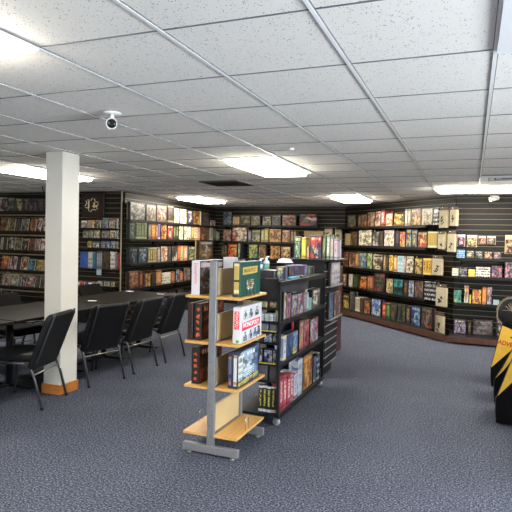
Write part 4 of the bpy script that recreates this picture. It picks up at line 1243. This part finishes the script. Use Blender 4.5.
# white bowl lid on the purple boxes
r = empty('plastic_tub', (-1.61, 4.80, tz+.138)); tag(r, 'upturned white plastic tub on top of the violet boxes', 'tub')
b = MB(); b.lathe([(.070, 0), (.074, .004), (.066, .010), (.058, .030), (.035, .036)], n=24); b.build('bowl', WHITEP, r)
b = MB(); b.lathe([(.076, .0), (.078, .003), (.076, .006)], n=24); b.build('rim', WHITEP, r)
# two bottles
for px, py, hgt, hx_, hb, lb in ((260.3, 271, .115, '#3c74b8', '#e8ecf0', 'small blue and white bottle standing on the charcoal box'), (266.2, 271, .135, '#d8dcdc', '#6c9c8c', 'small white bottle with pump top standing on the charcoal box')):
    q = at(px, py, (-3, 4.45), (0, 4.45)); r = empty('bottle', (q.x, 4.45, tz+.0725)); tag(r, lb, 'bottle', 'bottles on the cart top')
    b = MB(); b.lathe([(.022, 0), (.026, .006), (.026, hgt*.6), (.012, hgt*.72), (.010, hgt*.76)], n=18); b.build('body', mat('bottle_'+hx_, hx_, .3), r)
    b = MB(); b.lathe([(.0265, hgt*.15), (.0266, hgt*.5)], n=18); b.build('label_band', mat('bottle_label_'+hb, hb, .5), r)
    b = MB(); b.lathe([(.012, hgt*.76), (.013, hgt*.84), (.006, hgt*.86), (.006, hgt*.95)], n=14); b.tube([(0, 0, hgt*.93), (.028, -.004, hgt*.93)], .005, n=6); b.build('cap', WHITEP, r)

# ------------------------------------------------------------------ slatwall end fixture behind the cart
BX0, BX1, BY0, BY1 = -1.93, -1.49, 5.90, 6.46
fx = empty('slatwall_display', ((BX0+BX1)/2, (BY0+BY1)/2, 0)); tag(fx, 'black slatted display stand with chrome grooves behind the cart', 'display stand')
ox, oy = (BX0+BX1)/2, (BY0+BY1)/2; hx, hy = (BX1-BX0)/2, (BY1-BY0)/2
b = MB(); b.box(-hx, hx-.025, -hy, hy, .12, 1.316, 0, .002); b.build('core', CART, fx)
b = MB(); b.box(-hx+.02, hx-.05, -hy+.02, hy-.02, 0, .119); b.build('base', CART, fx)
b = MB(); z = .14
while z < 1.28:
    b.box(hx-.025, hx, -hy, hy, z+.008, min(z+.088, 1.316), 0); b.box(hx-.025, hx+.001, -hy, hy, z, z+.0075, 1); z += .088
b.build('slat_panel', [CART, mat('pale_insert', '#b8bcc2', .4)], fx)
b = MB(); b.box(-hx-.02, hx+.11, -hy-.03, hy, 1.317, 1.335, 0, .002); b.build('top_shelf', CART, fx)
GB = 'boxes on the slatted display'
ZL = (1.035, .665)
row('''293.8 300.4 237 259 g 74285c,4c9c7c,c8d8a0 purple and green box
301 305.6 238 259 s e0b828,f0d860,a87c18 bright yellow box
306 309 247 259 s a89068,c8b48c,786440 tan short spine
309.4 321.4 235.5 259 g 28507c,c83c34,d0c49c blue box with red heading
321.8 325.4 235.5 259 s 5c6c48,98a478,384428 olive spine
326 329.4 234.5 259 s a8b4a8,e0d8c8,5c7464 sage and white spine
329.8 333 236 259 s b8bcb4,c88c74,7c8474 grey-green spine
333.4 337 239 259.3 s d0c8d4,d85c74,8c8894 white and pink spine''',
    (-3, 5.885), (0, 5.885), 1.3355, 'slatted display top', GB, maxd=.20, inset=0)
row('''325.6 331.6 266 289.5 g 34443c,a87c74,5c9080 dark green box
331.9 340 265 287.5 t d0ccd8,7c74a0,f0eef4 white box with violet print''',
    (-1.447, 5.8), (-1.447, 7), ZL[0], 'upper side of the slatted display', GB, maxd=.026, inset=0, smin=.11)
row('''323.8 328.4 299 326.6 g 1c2434,5c7088,8c9cac navy lettered box
328.7 333.4 298 323.6 g 2c4c8c,80a8c8,1c2848 blue landscape box
333.7 340 298 321.4 g a05850,d0a898,4c5068 brick and cream box''',
    (-1.450, 5.8), (-1.450, 7), ZL[1], 'lower side of the slatted display', GB, maxd=.026, inset=0, smin=.11)
for z_, nm in ((ZL[0]-.0005, 'upper'), (ZL[1]-.0005, 'lower')):
    b = MB(); b.box(-1.487, -1.425, BY0+.005, BY1-.005, z_-.008, z_); b.box(-1.429, -1.425, BY0+.005, BY1-.005, z_, z_+.012)
    tag(b.build('acrylic_shelf', mat('clear_shelf', '#9aa0a8', .2)), f'{nm} thin ledge clipped to the side of the slatted display', 'shelf', 'ledges on the slatted display')

# brown bookcase behind
bc = empty('bookcase', (-1.96, 7.58, 0)); tag(bc, 'dark reddish-brown bookcase end just visible behind the slatted display', 'bookcase')
b = MB(); b.box(.22, .245, -.14, .14, 0, 1.18, 0, .002); b.build('side_panel', MAROON, bc)
b = MB(); b.box(-.245, -.22, -.14, .14, 0, 1.18, 0, .002); b.build('side_panel', MAROON, bc)
for z in (.06, .42, .80, 1.165):
    b = MB(); b.box(-.219, .219, -.138, .138, z-.01, z+.01); b.build('shelf', MAROON, bc)
b = MB(); b.box(-.219, .219, .128, .138, .07, 1.15); b.build('back_panel', MAROON, bc)

# ------------------------------------------------------------------ tables
def table(y0, y1, label):
    x0, x1 = -4.76, -3.86; cx, cy = (x0+x1)/2, (y0+y1)/2; hx, hy = (x1-x0)/2, (y1-y0)/2
    r = empty('game_table', (cx, cy, 0)); tag(r, label, 'table', 'dark gaming tables in a row')
    b = MB(); b.box(-hx, hx, -hy, hy, .715, .742, 0, .006, seg=2); b.build('tabletop', TABLETOP, r)
    for sy in (-1, 1):
        py = sy*(hy-.36)
        b = MB(); b.tube([(0, py, .02), (0, py, .71)], .035, n=14); pd = b.build('pedestal', CART, r)
        b = MB(); b.box(-.22, .22, py-.03, py+.03, .705, .714); b.build('mounting_plate', CART, pd)
        for a_ in (0, PI/2):
            b = MB(); b.box(-.30, .30, -.028, .028, .004, .03, 0, .006, Matrix.Translation((0, py, 0)) @ Matrix.Rotation(a_, 4, 'Z')); b.build('foot', CART, pd)
table(2.30, 3.80, 'dark table nearest the viewer at the left edge')
table(3.82, 5.32, 'dark table directly behind the white column')
table(5.34, 6.84, 'farthest dark table, behind the row of black chairs')
for i, (x, y, w, h, rz_, lb) in enumerate(((-4.30, 5.45, .10, .05, .4, 'small pale slip of paper on the dark table near the middle chair'), (-4.62, 6.70, .12, .06, -.3, 'white slip of paper at the far end of the table'), (-4.05, 6.62, .10, .05, .2, 'pale slip of paper near the far table corner'))):
    b = MB(); b.box(-w/2, w/2, -h/2, h/2, 0, .003); tag(b.build('paper_slip', WHITECARD, None, (x, y, .7425), rz_), lb, 'paper', 'paper slips on the tables')

# ------------------------------------------------------------------ chairs
def make_chair(fab):
    """origin between the rear leg tips; the sitter faces local +Y"""
    r = empty('stacking_chair', (0, 0, 0)); hw = .235
    # backrest, leaning back
    th = math.atan2(.175, .46)
    M0 = Matrix.Translation((0, .088, .325)) @ Matrix.Rotation(th, 4, 'X')
    b = MB(); b.slab(.50, .535, .055, .05, .016, 0, M0); 
    for v in b.bm.verts:      # wrap the pad a little round the sitter
        v.co.y += .35*(abs(v.co.x)**2)
    b.build('backrest', fab, r)
    Ms = Matrix.Translation((0, .09, .475)) @ Matrix.Rotation(-PI/2, 4, 'X')
    b = MB(); b.slab(.46, .44, .06, .065, .02, 0, Ms); b.build('seat', fab, r)
    for sx in (-1, 1):
        x = sx*hw
        b = MB(); b.tube([(x, 0, .002), (x*.995, .075, .27), (x*.99, .10, .33), (x*.98, .135, .375), (x*.97, .19, .395)], .0125, n=10); lg = b.build('leg', TUBE, r)
        b = MB(); b.lathe([(.016, 0), (.016, .02)], M=Matrix.Translation((x, .001, 0)), n=10); b.build('rubber_foot', BLACK, lg)
        b = MB(); b.tube([(x, .53, .002), (x, .50, .36), (x*.98, .47, .395), (x*.97, .42, .40)], .0125, n=10); lg = b.build('leg', TUBE, r)
        b = MB(); b.lathe([(.016, 0), (.016, .02)], M=Matrix.Translation((x, .53, 0)), n=10); b.build('rubber_foot', BLACK, lg)
        b = MB(); b.tube([(x*.97, .44, .398), (x*.97, .17, .398)], .0125, n=10); b.build('side_rail', TUBE, r)
        b = MB(); b.tube([(x*.86, .17, .385), (x*.86, .075, .40), (x*.86, -.085, .81), (x*.84, -.085, .845)], .009, n=10); b.build('back_tube', mat('dull_back_tube', '#3c3d42', .4, .4), r)
    b = MB(); b.tube([(-hw*.99, .085, .30), (hw*.99, .085, .30)], .0065, n=8); b.build('stretcher', mat('nickel_rod', '#9c9484', .3, .8), r)
    b = MB(); b.tube([(-hw*.99, .50, .34), (hw*.99, .50, .34)], .0065, n=8); b.build('stretcher', mat('nickel_rod', '#9c9484', .3, .8), r)
    return r
proto = make_chair(FABRIC)
near = [((-3.52, 3.95), 1.57+.27, 'nearest black chair, standing in front of the white column'),
        ((-3.51, 4.71), 1.57-.22, 'black chair just right of the white column, largest of three'),
        ((-3.47, 5.38), 1.57-.02, 'middle black chair of the three right of the column'),
        ((-3.45, 6.02), 1.57+.0, 'black chair at the end of the row, nearest the steel rack'),
        ((-3.50, 2.99), 1.57, 'black chair cut off by the left edge of the view')]
for i, ((x, y), a_, lb) in enumerate(near):
    o = proto if i == 0 else copy_tree(proto)
    o.location = (x, y, 0); o.rotation_euler = (0, 0, a_)
    tag(o, lb, 'chair', 'black chairs along the near side of the tables')
p2 = make_chair(FABRIC2)
far = [((-5.09, 6.45), -PI/2+.05, 'charcoal chair across the table, back showing right of the column'), ((-5.10, 4.84), -PI/2-.1, 'charcoal chair across the table at the left edge'),
       ((-5.65, 5.35), -PI/2+1.15, 'charcoal chair turned sideways, half hidden left of the column'), ((-5.3, 3.95), -PI/2, 'charcoal chair under the table at lower left')]
for i, ((x, y), a_, lb) in enumerate(far):
    o = p2 if i == 0 else copy_tree(p2)
    o.location = (x, y, 0); o.rotation_euler = (0, 0, a_)
    tag(o, lb, 'chair', 'charcoal chairs along the far side of the tables')

# ------------------------------------------------------------------ black and yellow promotional stands at the right edge
YEL = mat('stand_yellow', '#e0b440', .5, noise=.10, nscale=9)
STB = mat('stand_black', '#08090d', .7, spec=.12)
def stand(y, poly_y, body, label, text=None):
    """body and graphic outlines measured on the stand's south face"""
    A_, B_ = (-1, y), (2, y)
    r = empty('floor_display', (.45, y, 0)); tag(r, label, 'floor display', 'black and yellow cardboard displays')
    P_ = []
    for p in body:
        q = at(p[0], p[1], A_, B_); P_.append((q.x-.45, max(0, q.z)))
    b = MB(); b.prism(P_, 0, .05); b.build('front_panel', STB, r)
    x0 = min(p[0] for p in P_); b = MB(); b.box(x0+.01, .6, .051, .40, 0, .14, 0, .003); b.box(x0+.16, .6, .051, .30, .14, .50, 0, .003); b.build('body', STB, r)
    P_ = []
    for p in poly_y:
        q = at(p[0], p[1], (-1, y-.002), (2, y-.002)); P_.append((q.x-.45, q.z))
    b = MB(); b.prism(P_, -.003, -.0005); g_ = b.build('yellow_graphic', YEL, r)
    if text:
        for body_, px, py, hgt, wd, mm in text:
            q = at(px, py, A_, B_)
            lettering(body_, hgt, mm, 'printed_lettering', g_, (q.x-.45, -.004, q.z), (PI/2, .20, 0), width=wd, bold=.002)
RED = mat('stand_red', '#b83a20', .5)
stand(6.42, [(491.2, 367.4), (502.3, 325.5), (530, 338), (530, 337), (512, 349.5)],
      [(491, 389), (491, 367.5), (502, 325), (506, 322), (540, 335), (540, 392)],
      'farthest black and yellow cardboard display with red lettering', [('ADVENTURE', 514.5, 346, .048, .33, RED), ('WORLD OF', 514.5, 338.5, .02, .09, INK)])
stand(5.72, [(495.4, 378.4), (501.3, 370), (512, 351), (530, 330), (530, 335), (513, 357), (510.3, 362), (504, 370)],
      [(494.2, 402), (494.2, 384), (495.2, 378.2), (501.2, 369.6), (512, 350.5), (530, 329), (545, 335), (545, 409)],
      'middle black and yellow cardboard display at the right edge')
stand(5.08, [(497.4, 396.2), (510.3, 364.5), (517, 350), (530, 345), (540, 362), (512, 382.5)],
      [(496, 422.5), (496, 399), (497.2, 396), (510.2, 364), (517, 349.5), (560, 340), (560, 437)],
      'nearest black and yellow cardboard display at the right edge')
# cord-rimmed dark basket on the far display
r = empty('cord_rimmed_bag', (.445, 6.50, .67)); tag(r, 'dark round bag rimmed with pale cord above the yellow display', 'bag')
b = MB()
ring = [(.17*math.cos(a_)*1.0, -.02, .13+.17*math.sin(a_)*1.05) for a_ in [2*PI*i/28 for i in range(28)]]
rnd = random.Random(4)
for k in range(3):
    rr = [(x+rnd.uniform(-.008, .008), y_+rnd.uniform(-.02, .02), z_+rnd.uniform(-.008, .008)) for x, y_, z_ in ring]
    b.tube(rr, .006, n=6, closed=True)
b.build('cord_rim', mat('pale_cord', '#80745c', .8), r)
b = MB(); b.lathe([(.02, -.06), (.10, -.055), (.155, -.03), (.165, 0), (.155, .03), (.10, .05), (.02, .055)], n=28, M=Matrix.Translation((0, .06, .13)) @ Matrix.Rotation(PI/2, 4, 'X')); b.build('pouch', mat('dark_bag', '#1c1820', .7, noise=.5, nscale=25), r)
b = MB()
for k in range(5):
    a_ = rnd.uniform(0, PI); b.tube([(.12*math.cos(a_), -.035, .13+.12*math.sin(a_)), (rnd.uniform(-.03, .03), -.04, .13+rnd.uniform(-.04, .04)), (-.1*math.cos(a_+.5), -.035, .13-.1*math.sin(a_+.5))], .004, n=6)
b.build('lacing', mat('pale_cord', '#a89878', .8), r)

# unseen counter added outside the right edge to block daylight from the floor
r = empty('added_counter', (1.25, 4.25, 0)); tag(r, 'dark unseen counter added beyond the right edge to shade the floor', 'counter')
b = MB(); b.box(-.30, .30, -.80, .80, .08, 1.02, 0, .004); b.build('body', BLACK, r)
b = MB(); b.box(-.34, .34, -.84, .84, 1.021, 1.055, 0, .005); b.build('worktop', MAROON, r)
b = MB(); b.box(-.27, .27, -.76, .76, 0, .079); b.build('toe_kick', STB, r)

# ------------------------------------------------------------------ light
def area(name, loc, rot, sx, sy, power, color):
    l = bpy.data.lights.new(name, 'AREA'); l.shape = 'RECTANGLE'; l.size = sx; l.size_y = sy; l.energy = power; l.color = color
    o = bpy.data.objects.new(name, l); col.objects.link(o); o.location = loc; o.rotation_euler = rot
    return o
area('daylight_south', ((SW[0]+SW[1])/2, Y0+.02, (SW[2]+SW[3])/2), (math.radians(100), 0, 0), SW[1]-SW[0], SW[3]-SW[2], 45, (.84, .93, 1))
area('daylight_east', (X1-.02, (EW[0]+EW[1])/2, (EW[2]+EW[3])/2), (math.radians(102), 0, math.radians(90)), EW[1]-EW[0], EW[3]-EW[2], 450, (.81, .91, 1))

w = bpy.data.worlds.new('world'); scene.world = w; w.use_nodes = True
bg = w.node_tree.nodes['Background']; bg.inputs['Color'].default_value = (.55, .72, 1, 1); bg.inputs['Strength'].default_value = 1.0

scene.view_settings.view_transform = 'Standard'
scene.view_settings.look = 'None'
scene.view_settings.gamma = 1
scene.view_settings.exposure = 0
scene.view_settings.use_curve_mapping = False
